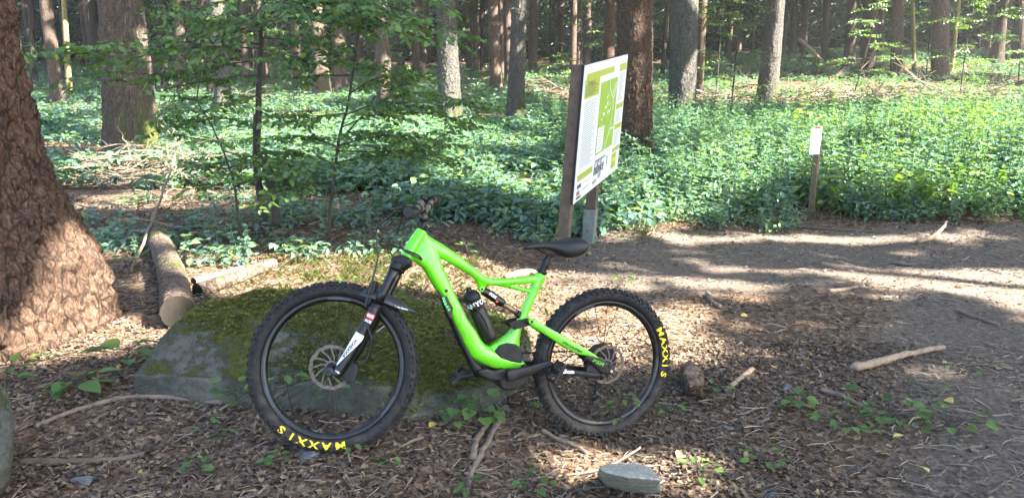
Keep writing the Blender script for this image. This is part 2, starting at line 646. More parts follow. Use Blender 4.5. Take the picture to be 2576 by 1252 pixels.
nt.links.new(ramp(nt, tm.outputs[0], [(0.25, (0, 0, 0)), (0.75, (1, 1, 1))]), mx.inputs[0])
nt.links.new(lit, mx.inputs[1])
nt.links.new(soil, mx.inputs[2])
nt.links.new(mx.outputs[0], b.inputs['Base Color'])
b.inputs['Roughness'].default_value = 0.95
b.inputs['Specular IOR Level'].default_value = 0.15
ha = N(nt, 'ShaderNodeMath', operation='ADD')
nt.links.new(n2.outputs[0], ha.inputs[0])
nt.links.new(vo.outputs['Distance'], ha.inputs[1])
bump(nt, b, ha.outputs[0], 0.8, 0.012)
M['ground'] = m


def rockmat(name, c0, c1, moss, thr=0.5):
    m, nt, b, out = newmat(name)
    v = coords(nt)
    n1 = noise(nt, v, 3.0, 6, 0.65)
    n2 = noise(nt, v, 22, 6, 0.7)
    mul = N(nt, 'ShaderNodeMixRGB', blend_type='MULTIPLY')
    mul.inputs[0].default_value = 0.7
    nt.links.new(ramp(nt, n1.outputs[0], [(0.3, c0), (0.7, c1)]), mul.inputs[1])
    nt.links.new(ramp(nt, n2.outputs[0], [(0.25, (0.45, 0.45, 0.45)), (0.7, (1.2, 1.2, 1.15))]), mul.inputs[2])
    ge = N(nt, 'ShaderNodeNewGeometry')
    sp = N(nt, 'ShaderNodeSeparateXYZ')
    nt.links.new(ge.outputs['Normal'], sp.inputs[0])
    a = N(nt, 'ShaderNodeMath', operation='MULTIPLY_ADD')
    nt.links.new(sp.outputs['Z'], a.inputs[0])
    a.inputs[1].default_value = 0.42
    nm = noise(nt, v, 4.5, 8, 0.78)
    nt.links.new(nm.outputs[0], a.inputs[2])
    mm = N(nt, 'ShaderNodeMath', operation='MULTIPLY')
    mm.inputs[1].default_value = moss
    fac = ramp(nt, a.outputs[0], [(thr, (0, 0, 0)), (thr + 0.10, (1, 1, 1))])
    nt.links.new(fac, mm.inputs[0])
    mc = noise(nt, v, 26, 8, 0.85)
    mcol = ramp(nt, mc.outputs[0], [(0.30, (0.016, 0.022, 0.006)), (0.44, (0.06, 0.075, 0.012)), (0.56, (0.13, 0.135, 0.018)), (0.70, (0.24, 0.22, 0.03))])
    mx = N(nt, 'ShaderNodeMixRGB')
    nt.links.new(mm.outputs[0], mx.inputs[0])
    nt.links.new(mul.outputs[0], mx.inputs[1])
    nt.links.new(mcol, mx.inputs[2])
    nt.links.new(mx.outputs[0], b.inputs['Base Color'])
    b.inputs['Roughness'].default_value = 0.85
    b.inputs['Specular IOR Level'].default_value = 0.25
    hh = N(nt, 'ShaderNodeMath', operation='MULTIPLY_ADD')
    nt.links.new(mc.outputs[0], hh.inputs[0])
    nt.links.new(mm.outputs[0], hh.inputs[1])
    nt.links.new(n2.outputs[0], hh.inputs[2])
    bump(nt, b, hh.outputs[0], 1.0, 0.035)
    return m


M['rock'] = rockmat('mossy greywacke', (0.052, 0.056, 0.047), (0.155, 0.157, 0.13), 1.0, 0.785)
M['rock2'] = rockmat('grey stone', (0.34, 0.335, 0.29), (0.52, 0.51, 0.44), 0.25, 0.98)
M['pebble'] = rockmat('pebble stone', (0.10, 0.105, 0.11), (0.22, 0.23, 0.25), 0.0, 0.9)
M['red_mark'] = simple('faded red paint', (0.15, 0.042, 0.032), .9, 0, .6, 60)

# ---------------------------------------------------------------- where the bicycle stands (needed for the soil under its wheels)
K = 2576.0 / 4032.0


class Plane:
    """u towards the rear of the bicycle, v up, w towards the viewer"""
    def __init__(s, o, u, v):
        s.o, s.u = Vector(o), Vector(u).normalized()
        v = Vector(v)
        s.v = (v - s.u * v.dot(s.u)).normalized()
        s.w = s.u.cross(s.v)

    def px(s, x, y, w=0.0):
        """photo pixel (4032 wide) -> point on the plane at offset w"""
        r = ray(x * K, y * K)
        t = (s.o + s.w * w - CAM).dot(s.w) / r.dot(s.w)
        p = CAM + r * t - s.o
        return (p.dot(s.u), p.dot(s.v))

    def pt(s, u, v, w=0.0):
        return s.o + s.u * u + s.v * v + s.w * w

    def P(s, x, y, w=0.0):
        return s.pt(*s.px(x, y, w), w)


TYRE = 0.350
RHUB = at(1517, 912, 3.57)
FH0 = at(838, 922, 3.14)
LEAN = math.radians(8)
_d = (RHUB - FH0).normalized()
_n = Vector((-_d.y, _d.x, 0)).normalized()
FP = Plane(RHUB, _d, Vector((0, 0, 1)) * math.cos(LEAN) + _n * math.sin(LEAN))
_hb, _ht = FP.P(1599, 1014), FP.P(1662, 908)
STEER = (_ht - _hb).normalized()
_rot = Matrix.Rotation(math.radians(-21), 3, STEER)
_wf = (_rot @ FP.w).normalized()
_uf = _wf.cross(STEER) * -1
if _uf.dot(FP.u) < 0:
    _uf = -_uf
KP = Plane(_hb, _uf, STEER)              # fork plane: v runs up the steering axis
if KP.w.dot(FP.w) < 0:
    raise RuntimeError('fork plane flipped')
fh_uv = KP.px(838 / K, 922 / K)
FHUB = KP.pt(*fh_uv)


def low_point(c, w):
    d = Vector((0, 0, -1))
    d = (d - w * d.dot(w)).normalized()
    return c + d * (TYRE - 0.004)


CF, CR = low_point(FHUB, KP.w), low_point(RHUB, FP.w)
for c in (CF, CR, CF, CR):
    BUMPS.append((c.x, c.y, 0.55, c.z - gz1(c.x, c.y)))

# ---------------------------------------------------------------- ground and path


def axis_steps(lo, hi, step, far_lo, far_hi, grow=1.13):
    a = list(np.arange(lo, hi, step))
    s, x = step, a[-1]
    while x < far_hi:
        s *= grow
        x += s
        a.append(x)
    s, x = step, a[0]
    while x > far_lo:
        s *= grow
        x -= s
        a.insert(0, x)
    return np.array(a)


def trail(x, y):
    a = S01(-0.5, 0.6, x - (0.42 * y + 0.35)) * S01(8.6, 8.0, y)
    b_ = S01(5.2, 6.3, y) * S01(8.4, 7.9, y) * S01(-0.1, 1.1, x)
    return np.maximum(a, b_)


gx = axis_steps(-5.5, 6.5, 0.075, -420, 420)
gy = axis_steps(1.2, 11.5, 0.075, -60, 600)
GX, GY = np.meshgrid(gx, gy)
GZ = gz(GX, GY)
TR = trail(GX, GY)
nx, ny = len(gx), len(gy)
V = np.stack([GX.ravel(), GY.ravel(), GZ.ravel()], 1)
idx = np.arange(nx * ny).reshape(ny, nx)
Q = np.stack([idx[:-1, :-1].ravel(), idx[:-1, 1:].ravel(), idx[1:, 1:].ravel(), idx[1:, :-1].ravel()], 1)
tq = (TR.ravel()[Q].mean(1) > 0.5)
for nm_, sel in (('ground', ~tq), ('path', tq)):
    q = Q[sel]
    used, inv = np.unique(q, return_inverse=True)
    me = npmesh(nm_, V[used], inv.reshape(q.shape))
    a = me.attributes.new('trail', 'FLOAT', 'POINT')
    a.data.foreach_set('value', TR.ravel()[used].astype(np.float32))
    o = link(nm_, me, None, M['ground'], True)
    o['kind'] = 'structure'

# ---------------------------------------------------------------- trees: trunks
TREES = []       # dict(base, axis, thing, r, h)


def make_trunk(t, mat, r0, r1, z1, axis, height=17.0, nseg=20, fine=2.6, step=0.12, flare=0.35, amp=0.05, seed=1, lobes=0.12, freq=7.0, plate=0.0, ps=(14, 6)):
    zs = list(np.arange(-0.15, fine, step)) + list(np.linspace(fine, height, 14))
    zs = np.array(zs)
    r = np.where(zs < z1, r0 + (r1 - r0) * np.clip(zs, 0, None) / z1, r1 + (0.05 - r1) * np.clip((zs - z1) / (height - z1), 0, 1) ** 1.1)
    ang = np.linspace(0, 2 * math.pi, nseg, endpoint=False)
    A, Z = np.meshgrid(ang, zs)
    R = np.repeat(r[:, None], nseg, 1)
    fl = np.exp(-np.clip(Z, 0, None) / 0.28)
    ph = seed * 1.7
    R = R * (1 + flare * fl * (1 + 0.6 * np.sin(A * 5 + ph) * np.sin(A * 2 + ph * 2)))
    P = np.stack([np.cos(A) * R, np.sin(A) * R, Z], -1).reshape(-1, 3)
    nn = fbm(P * np.array([freq, freq, freq * 0.35]) + seed * 13.1, seed, 3).reshape(A.shape) - 0.5
    big = fbm(P * np.array([1.3, 1.3, 0.5]) + seed * 3.3, seed + 5, 2).reshape(A.shape) - 0.5
    R = R * (1 + amp * 2 * nn + lobes * big)
    if plate:
        Pw = np.stack([np.cos(A) * R * ps[0], np.sin(A) * R * ps[0], Z * ps[1]], -1).reshape(-1, 3)
        Pw = Pw + (fbm(Pw * .9, seed + 40, 2)[:, None] - .5) * 1.2
        f1, f2, rv = worley(Pw, seed)
        R = R + (np.minimum((f2 - f1) * 3.0, 1.0) * (.6 + .7 * rv) - .6).reshape(A.shape) * plate
    X = np.cos(A) * R + axis[0] * Z
    Y = np.sin(A) * R + axis[1] * Z
    Vv = np.stack([X, Y, Z], -1).reshape(-1, 3)
    n = len(zs)
    id_ = np.arange(n * nseg).reshape(n, nseg)
    nx_ = np.roll(id_, -1, 1)
    Qq = np.stack([id_[:-1].ravel(), nx_[:-1].ravel(), nx_[1:].ravel(), id_[1:].ravel()], 1)
    me = npmesh('trunk', Vv, Qq)
    o = bpy.data.objects.new('trunk', me)
    COL.objects.link(o)
    me.materials.append(mat)
    me.polygons.foreach_set('use_smooth', [True] * len(me.polygons))
    o.parent = t
    return o


def tree_px(name, label, bx, by, wb, tx, ty, wt, mat, dz=0.0, dep=None, group=None, seed=1, hi=False, flare=0.3, height=17.0, cat='tree', **kw):
    base = at(bx, by, dep) if dep else G(bx, by, dz)
    base.z = gz1(base.x, base.y)
    pb = at_y(bx, by, base.y)
    top = at_y(tx, ty, base.y)
    d0 = (pb - CAM).dot(FWD)
    d1 = (top - CAM).dot(FWD)
    zz = top.z - base.z
    ax = ((top.x - pb.x) / max(top.z - pb.z, 0.3), kw.pop('ay', 0.0))
    base.x = pb.x - ax[0] * (pb.z - base.z)
    t = thing(name, label, cat, base, group)
    make_trunk(t, mat, wb / F * d0 / 2, wt / F * d1 / 2, max(zz, 1.0), ax, height, nseg=110 if hi else 14, step=0.028 if hi else 0.2, plate=(0.02 if hi else 0) * (1.7 if 'larch' in name else 1), ps=(16, 3.2) if 'larch' in name else (26, 13),
               fine=3.0 if hi else 5.0, flare=flare, seed=seed, **kw)
    TREES.append(dict(b=base, ax=ax, t=t, h=height, r=wb / F * d0 / 2))
    return t


def dead_branches(t, base, spec, mat='dead'):
    """thin dead limbs on a trunk: (z, azimuth, length, droop)"""
    for z, az, ln, dr in spec:
        a = math.radians(az)
        p = [Vector((0, 0, 0))]
        d = Vector((math.cos(a), math.sin(a), -dr * 0.3))
        for k in range(6):
            d = (d + Vector((random.uniform(-.25, .25), random.uniform(-.25, .25), random.uniform(-.2, .15) - dr * 0.1))).normalized()
            p.append(p[-1] + d * ln / 6)
        mb = MB()
        rr = 0.006 + 0.006 * ln
        mb.tube([q + base + Vector((0, 0, z)) for q in p], [rr * (1 - 0.8 * k / 6) for k in range(7)], 5)
        for k in (2, 3, 4):
            e = p[k]
            d2 = (d + Vector((random.uniform(-1, 1), random.uniform(-1, 1), random.uniform(-.6, .5)))).normalized()
            mb.tube([e + base + Vector((0, 0, z)), e + base + Vector((0, 0, z)) + d2 * ln * 0.22, e + base + Vector((0, 0, z)) + d2 * ln * 0.36 + Vector((0, 0, -.03))], [rr * 0.5, rr * 0.35, rr * 0.15], 4)
        mb.build('dead_branch', M[mat], t)


# the big flared tree at the left edge, close to the viewer
b0 = at(5, 800, 4.75)
b0.z = gz1(b0.x, b0.y)
t0 = thing('pine_tree', 'huge reddish flaky trunk with flared mossy foot at left edge', 'tree', b0)
zs = np.concatenate([np.arange(-0.2, 2.7, 0.014), np.linspace(2.95, 19, 14)])
edge = [(310, 800), (306, 770), (298, 720), (270, 650), (230, 590), (190, 520), (150, 450), (120, 370), (100, 280), (75, 170), (60, 100), (45, 0)]
ez, ex = [], []
for x_, y_ in edge:
    p_ = at_y(x_, y_, b0.y)
    ez.append(p_.z - b0.z)
    ex.append(p_.x - b0.x)
cx = lambda z: -0.02 - 0.13 * z
ez, ex = np.array(ez), np.array(ex)
rz = np.interp(zs, ez, ex - cx(ez) - 0.13)
rz[zs > ez[-1]] = np.linspace(1, 0.2, (zs > ez[-1]).sum()) * rz[zs <= ez[-1]][-1]
rz[zs < ez[0]] = rz[zs >= ez[0]][0] * 1.04
ns = 230
A_, Z_ = np.meshgrid(np.linspace(0, 2 * math.pi, ns, endpoint=False), zs)
R_ = np.repeat(rz[:, None], ns, 1)
P_ = np.stack([np.cos(A_), np.sin(A_), Z_ * 0.8], -1).reshape(-1, 3)
low = np.exp(-np.clip(Z_, 0, None) / 0.5)
R_ = R_ * (1 + low * 0.10 * np.sin(A_ * 6 + 0.6) * (1 - np.exp(-A_ * 2)))
pl = fbm(P_ * np.array([9, 9, 7.]) + 3, 4, 3).reshape(A_.shape)
Pw_ = np.stack([np.cos(A_) * R_ * 15, np.sin(A_) * R_ * 15, Z_ * 8.5], -1).reshape(-1, 3)
Pw_ = Pw_ + (fbm(Pw_ * .8, 55, 3)[:, None] - .5) * 1.6
w1_, w2_, wr_ = worley(Pw_, 5)
R_ = R_ + (np.minimum((w2_ - w1_) * 2.6, 1.0) * (.5 + .8 * wr_) - .6).reshape(A_.shape) * 0.030 + (pl - 0.5) * 0.07 + (fbm(P_ * 26, 8, 2).reshape(A_.shape) - 0.5) * 0.03 + (fbm(P_ * 2.2, 18, 2).reshape(A_.shape) - 0.5) * 0.08
V_ = np.stack([np.cos(A_) * R_ + cx(Z_), np.sin(A_) * R_, Z_], -1).reshape(-1, 3)
id_ = np.arange(len(zs) * ns).reshape(len(zs), ns)
Q_ = np.stack([id_[:-1].ravel(), np.roll(id_, -1, 1)[:-1].ravel(), np.roll(id_, -1, 1)[1:].ravel(), id_[1:].ravel()], 1)
o = bpy.data.objects.new('trunk', npmesh('trunk', V_, Q_))
COL.objects.link(o)
o.data.materials.append(M['bark_red'])
o.data.polygons.foreach_set('use_smooth', [True] * len(o.data.polygons))
o.parent = t0
TREES.append(dict(b=b0, ax=(-0.13, 0), t=t0, h=19, r=0.5))

t1 = tree_px('larch_tree', 'thick trunk with deeply ridged bark behind the sunlit brush pile', 336, 397, 132, 303, 0, 104, M['bark_rib'], seed=3, hi=True, flare=0.12, height=19, amp=0.05, freq=9)
dead_branches(t1, TREES[-1]['b'], [(3.3, 200, 1.1, .1), (3.7, 330, 1.2, .8), (3.0, 250, .9, .9), (2.7, 190, .8, .2), (1.4, 215, .9, .5), (3.6, 285, 1.3, 1.2), (2.9, 310, .8, 1.4)])
LIST = [
    # name, label, base x, base y, width, top x, top y, width, bark
    ('spruce_tree', 'grey-brown leaning trunk left of the thick ridged trunk', 147, 262, 33, 114, 0, 29, 'bark_far', {}),
    ('young_tree', 'slim yellowish trunk between the leaning trunk and the ridged trunk', 174, 232, 14, 161, 0, 13, 'bark_yellow', {}),
    ('spruce_tree', 'reddish trunk with sunlit upper stretch, right of the ridged trunk', 459, 242, 26, 450, 0, 23, 'bark_far', {}),
    ('spruce_tree', 'grey trunk with slanting stem behind the beech saplings, left of the slim stems', 565, 286, 40, 543, 0, 44, 'bark_grey', {}),
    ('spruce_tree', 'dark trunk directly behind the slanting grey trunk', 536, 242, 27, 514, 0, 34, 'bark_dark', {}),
    ('spruce_tree', 'slim brown trunk just left of the tallest sapling', 620, 226, 19, 612, 0, 16, 'bark_far', {}),
    ('spruce_tree', 'slim reddish trunk to the right of the tallest sapling', 750, 221, 23, 741, 30, 19, 'bark_far', {}),
    ('spruce_tree', 'stout brown trunk, left one of the pair behind the thin sapling', 811, 249, 46, 796, 41, 39, 'bark_rib', {}),
    ('spruce_tree', 'stout trunk with sunlit right flank, right one of the pair', 856, 232, 40, 850, 40, 36, 'bark_far', {}),
    ('larch_tree', 'rough grey trunk behind the sapling leaves above the handlebar', 970, 277, 42, 960, 80, 37, 'bark_rib', {}),
    ('spruce_tree', 'thick trunk with pale lichen and dark scar above the handlebar', 1133, 318, 60, 1124, 60, 49, 'bark_grey', {'hi': True}),
    ('spruce_tree', 'slim trunk beside the broken pale snag', 1047, 203, 21, 1046, 40, 20, 'bark_far', {}),
    ('spruce_tree', 'brown trunk, first of the close row left of the grey trunk', 1249, 228, 30, 1239, 0, 25, 'bark_far', {}),
    ('spruce_tree', 'thin trunk squeezed inside the close row of brown trunks', 1263, 196, 14, 1259, 0, 13, 'bark_far', {}),
    ('spruce_tree', 'brown trunk touching the left side of the grey lichened trunk', 1279, 216, 20, 1276, 0, 20, 'bark_far', {}),
    ('spruce_tree', 'straight grey lichened trunk left of the map board', 1296, 296, 44, 1307, 0, 37, 'bark_grey', {'hi': True}),
    ('spruce_tree', 'brown trunk just right of the straight grey trunk', 1340, 187, 22, 1342, 0, 22, 'bark_far', {}),
    ('spruce_tree', 'slim trunk with lit foot, second right of the straight grey trunk', 1412, 176, 15, 1411, 0, 17, 'bark_far', {}),
    ('spruce_tree', 'dark trunk behind the slim one with the lit foot', 1391, 166, 16, 1389, 0, 17, 'bark_dark', {}),
    ('spruce_tree', 'trunk rising behind the top left corner of the map board', 1476, 172, 21, 1478, 0, 21, 'bark_far', {}),
    ('spruce_tree', 'thin trunk, leftmost of the group left of the close brown row', 1180, 186, 16, 1178, 30, 15, 'bark_far', {}),
    ('spruce_tree', 'thin trunk, middle of the group left of the close brown row', 1198, 189, 15, 1196, 30, 15, 'bark_far', {}),
    ('spruce_tree', 'thin trunk, rightmost of the group left of the close brown row', 1215, 188, 14, 1213, 30, 14, 'bark_dark', {}),
    ('spruce_tree', 'brown trunk seen between the map board and the thick reddish trunk', 1528, 265, 29, 1535, 0, 27, 'bark_brown', {}),
    ('pine_tree', 'thick reddish-brown scaly trunk right behind the map board, marked with red paint', 1598, 443, 84, 1597, 0, 90, 'bark_brown', {'hi': True, 'flare': 0.06, 'amp': 0.035, 'freq': 12}),
    ('spruce_tree', 'grey flaky trunk with moss, right of the map board', 1714, 318, 70, 1723, 0, 66, 'bark_grey', {'hi': True, 'flare': 0.12, 'amp': 0.035, 'freq': 12}),
    ('spruce_tree', 'slimmer grey trunk tucked behind the mossy grey trunk', 1758, 250, 20, 1768, 0, 24, 'bark_far', {}),
    ('spruce_tree', 'grey flaky trunk leaning right above the marker post', 1927, 268, 52, 1952, 0, 44, 'bark_grey', {'hi': True, 'flare': 0.12, 'amp': 0.035, 'freq': 12}),
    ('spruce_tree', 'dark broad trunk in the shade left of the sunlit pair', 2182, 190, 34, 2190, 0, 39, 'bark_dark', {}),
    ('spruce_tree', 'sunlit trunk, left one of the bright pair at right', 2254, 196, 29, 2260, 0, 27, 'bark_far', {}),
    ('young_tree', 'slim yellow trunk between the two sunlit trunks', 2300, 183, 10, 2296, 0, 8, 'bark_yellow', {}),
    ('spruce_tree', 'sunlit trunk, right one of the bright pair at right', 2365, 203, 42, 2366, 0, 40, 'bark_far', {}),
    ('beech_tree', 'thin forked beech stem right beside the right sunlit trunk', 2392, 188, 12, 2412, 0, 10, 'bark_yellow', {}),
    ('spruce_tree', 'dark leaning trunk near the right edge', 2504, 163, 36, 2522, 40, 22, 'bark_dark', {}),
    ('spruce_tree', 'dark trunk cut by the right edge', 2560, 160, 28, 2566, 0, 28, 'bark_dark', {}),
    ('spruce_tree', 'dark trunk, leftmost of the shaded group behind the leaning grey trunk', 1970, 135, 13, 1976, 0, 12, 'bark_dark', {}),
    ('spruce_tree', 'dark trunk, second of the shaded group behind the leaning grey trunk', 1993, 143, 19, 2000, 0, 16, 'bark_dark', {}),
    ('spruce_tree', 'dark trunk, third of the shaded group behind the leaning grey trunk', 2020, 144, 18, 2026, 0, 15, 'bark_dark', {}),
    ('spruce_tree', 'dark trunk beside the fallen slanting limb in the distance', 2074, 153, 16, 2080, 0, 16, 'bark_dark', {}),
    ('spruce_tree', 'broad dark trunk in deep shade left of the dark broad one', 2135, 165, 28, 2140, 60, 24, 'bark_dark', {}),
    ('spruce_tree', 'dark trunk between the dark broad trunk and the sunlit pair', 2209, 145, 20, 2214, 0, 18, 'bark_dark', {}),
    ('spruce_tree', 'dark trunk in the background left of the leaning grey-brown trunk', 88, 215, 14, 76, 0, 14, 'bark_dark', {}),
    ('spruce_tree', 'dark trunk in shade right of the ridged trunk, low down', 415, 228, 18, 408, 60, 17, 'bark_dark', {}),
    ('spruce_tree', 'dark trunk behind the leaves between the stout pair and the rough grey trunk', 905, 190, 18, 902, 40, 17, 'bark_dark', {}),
]
for i, (nm_, lb, bx, by, wb, tx, ty, wt, mt, kw) in enumerate(LIST):
    tree_px(nm_, lb, bx, by, wb, tx, ty, wt, M[mt], seed=i + 4, **kw)
    if i in (3, 12, 13, 15, 16, 22, 19):
        dead_branches(TREES[-1]['t'], TREES[-1]['b'], [(random.uniform(2, 5.5), random.uniform(180, 360), random.uniform(.5, 1.2), random.uniform(0, 1)) for _ in range(4)])
pine = [t for t in TREES if 'red paint' in t['t']['label']][0]

# more trunks standing close together farther back
rs = np.random.default_rng(4)
taken = [(t['b'].x, t['b'].y) for t in TREES]
nf = 0
for _ in range(4000):
    y_ = rs.uniform(46, 80)
    x_ = rs.uniform(-0.74, 0.74) * y_
    if min((x_ - a) ** 2 + (y_ - b_) ** 2 for a, b_ in taken) < 2.3 ** 2:
        continue
    px_ = 1288 + F * x_ / y_
    if px_ > 1700 and y_ < 62:
        continue
    if any(abs(px_ - l[2]) < 16 + l[4] * .5 for l in LIST):
        continue
    taken.append((x_, y_))
    base = Vector((x_, y_, gz1(x_, y_)))
    t = thing('spruce_tree', 'slim spruce trunk in the dense rows far back in the wood', 'tree', base, 'trunks far back in the wood')
    r_ = rs.uniform(0.13, 0.27)
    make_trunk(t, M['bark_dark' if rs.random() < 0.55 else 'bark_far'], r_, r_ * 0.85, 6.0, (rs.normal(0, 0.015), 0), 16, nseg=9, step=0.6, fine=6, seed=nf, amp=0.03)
    TREES.append(dict(b=base, ax=(0, 0), t=t, h=16, r=r_))
    nf += 1
    if nf >= 130:
        break

# trees around the viewer, outside the picture: their crowns shade the scene
tn = 1 / math.tan(SUN_EL)
nh = 0
for X0 in np.arange(-36, 84, 6.2):
    for Y0 in np.arange(-24, 66, 6.2):
        x_, y_ = X0 + rs.uniform(-2.2, 2.2), Y0 + rs.uniform(-2.2, 2.2)
        if y_ > -1 and abs(x_) < 0.74 * y_ + 2.6:
            continue
        if abs(x_) < 4 and abs(y_) < 4:
            continue
        gx_, gy_ = x_ - SUN_AZ.x * tn * 13, y_ - SUN_AZ.y * tn * 13     # ground that its crown shades
        if gy_ < -1 or gy_ > 66 or abs(gx_) > 0.74 * gy_ + 6:
            continue
        base = Vector((x_, y_, gz1(x_, y_)))
        t = thing('spruce_tree', 'tall spruce standing outside the picture and shading the clearing', 'tree', base, 'trees around the viewer')
        make_trunk(t, M['bark_far'], 0.24, 0.2, 6, (0, 0), 18, nseg=8, step=1.5, fine=6, seed=nh, amp=0.03)
        TREES.append(dict(b=base, ax=(0, 0), t=t, h=18, r=0.24))
        nh += 1

# ---------------------------------------------------------------- crowns (unseen foliage tufts laid out to shade the view; sun gaps cut out)
GAPS = [  # pixel where the sun reaches the ground, radius across and along (m), share of the foliage missing
    (110, 690, 0.20, 0.14, 1.0, 0.45), (190, 790, .26, .2, .85, 0.1), (150, 870, .35, .2, .85, 0), (300, 860, .25, .12, .9, 0),
    (335, 440, 1.0, 1.1, 1.0, 0), (440, 590, .5, .8, .9, 0), (430, 500, .9, 1.0, .9, 0), (320, 270, .6, .6, 1.0, 1.9),
    (850, 665, .75, .35, 1.0, 0), (960, 690, .7, .35, .97, 0), (700, 690, .6, .35, .9, 0), (590, 710, .4, .3, .93, 0), (560, 640, .6, .3, .9, 0),
    (1330, 690, .5, .35, .93, 0), (1480, 800, .45, .35, .93, 0), (1560, 880, .4, .25, .92, 0), (1260, 730, .4, .3, .9, 0),
    (1620, 595, .6, .10, 1.0, 0), (1800, 600, .4, .02, .97, 0), (2080, 605, .8, .04, 1.0, 0), (2330, 590, .3, .02, .95, 0),
    (2420, 705, .75, .22, 1.0, 0), (2560, 720, .6, .3, 1.0, 0), (1950, 680, .5, .1, .7, 0), (1750, 720, .4, .1, .75, 0), (2050, 740, .4, .1, .7, 0),
    (1480, 1125, .28, .12, 1.0, 0), (1400, 1110, .2, .1, .95, 0), (1330, 880, .25, .2, .9, 0),
    (1250, 450, .9, 1.2, .9, 0), (1180, 500, .6, .6, .92, 0), (1300, 560, .5, .5, .9, 0), (1560, 560, .6, .5, .97, 0),
    (1700, 500, .9, .9, .9, .3), (1950, 470, 1.2, 1.0, .92, .4), (2040, 380, .35, .35, 1.0, 1.0), (2200, 480, 1.2, .9, .92, .4), (2400, 500, 1.5, 1.0, .95, .3), (2520, 420, 1.5, 1.4, .95, .3), (2300, 380, 2, 1.6, .93, .4), (1850, 400, 1.5, 1.2, .86, .4), (2500, 330, 2.0, 2.0, .95, .3),
    (1950, 235, 3.0, 3.0, 1.0, 0), (2120, 222, 4.0, 3.5, 1.0, 0), (2320, 225, 4.0, 3.5, 1.0, 0), (2500, 240, 4.0, 4.0, 1.0, 0), (1780, 265, 2.0, 2.0, 1.0, 0), (1850, 215, 3, 3, 1.0, 0), (2200, 250, 3, 2, .95, 0), (2430, 170, 4, 6, .95, 0), (2550, 290, 3, 3, 1.0, 0),
    (1400, 240, 2.0, 2.0, .96, 0), (1350, 200, 2.5, 3.0, .93, 0), (440, 250, 2.0, 2.0, .97, 0), (210, 280, 2.0, 2.5, .95, 0), (760, 255, 1.8, 2.0, .97, 0), (640, 300, 2, 2, .9, 0), (900, 330, 2, 2, .9, 0), (1080, 380, 1.2, 1.5, .92, 0), (550, 380, 1.5, 1.5, .9, 0), (700, 420, 1.3, 1.2, .9, 0),
    (856, 200, .8, .8, 1.0, 2.0), (455, 60, .6, .8, 1.0, 3.0), (2260, 120, 1.0, 1.5, 1.0, 3.0), (2370, 120, 1.2, 1.5, 1.0, 3.0),
]
gp = []
for px_, py_, rx, ry, fr, zh in GAPS:
    g = G(px_, py_)
    if zh > 0:          # a lit spot on a trunk: trace down to the ground along the sun
        p_ = at_y(px_, py_, G(px_, max(py_, 240)).y) if py_ < 240 else None
        g = Vector((g.x - SUN.x / SUN.z * zh, g.y - SUN.y / SUN.z * zh, 0))
    gp.append((g.x, g.y, rx, ry, fr))
gp = np.array(gp)


def shade_cards(n, ylo, yhi, size, seed, zlo=8.5, zhi=16.5):
    r = np.random.default_rng(seed)
    y = np.sqrt(r.uniform(max(ylo, 0.3) ** 2, yhi ** 2, n))
    x = r.uniform(-1, 1, n) * (0.74 * y + 1.6)
    y = y - 0.8 * (ylo < 2)
    if seed in (3, 4, 5, 6, 8):      # extra unseen tufts added to shade bike, board, saplings, foreground and left trunk
        lo, hi = {3: ((-1.1, 2.6, 0), (.85, 3.8, 1.1)), 4: ((.45, 6.2, .4), (1.3, 8.4, 2.1)), 5: ((-3.6, 6.2, .5), (-.2, 7.6, 2.4)), 6: ((-2.6, 1.8, 0), (2.6, 3.6, .05)), 8: ((-3.3, 4.0, .75), (-2.5, 4.8, 2.3))}[seed]
        q = r.uniform(lo, hi, (n, 3))
        x, y = q[:, 0] - SUN.x / SUN.z * q[:, 2], q[:, 1] - SUN.y / SUN.z * q[:, 2]
    z = r.uniform(zlo, zhi, n)
    k = (z / SUN.z)[:, None]
    g0 = gz(x, y)
    keep = np.ones(n, bool)
    xn = x + (vnoise(np.stack([x * 2.2, y * 2.2, 0 * x], 1), 5) - .5) * 0.5
    yn = y + (vnoise(np.stack([x * 2.2, y * 2.2, 0 * x], 1), 6) - .5) * 0.5
    for a, b_, rx, ry, fr in gp:
        d = ((xn - a) / (rx + size * .7)) ** 2 + ((yn - b_) / (ry + size * .5)) ** 2
        if seed not in (4, 5, 8):
            keep &= ~((d < 1) & (r.random(n) < fr))
    cl = vnoise(np.stack([x * 0.9 / size * .4, y * 0.9 / size * .4, 0 * x], 1), 77)
    keep &= cl < 0.9
    c = np.stack([x, y, g0], 1) + k * np.array(SUN)[None]
    c = c[keep]
    m_ = len(c)
    u = r.normal(size=(m_, 3))
    u /= np.linalg.norm(u, axis=1)[:, None]
    w = np.cross(u, r.normal(size=(m_, 3)))
    w /= np.linalg.norm(w, axis=1)[:, None]
    s = (size * r.uniform(0.6, 1.3, m_))[:, None]
    q = np.stack([c - u * s * .5, c + w * s * .28, c + u * s * .5, c - w * s * .28], 1)
    return c, q


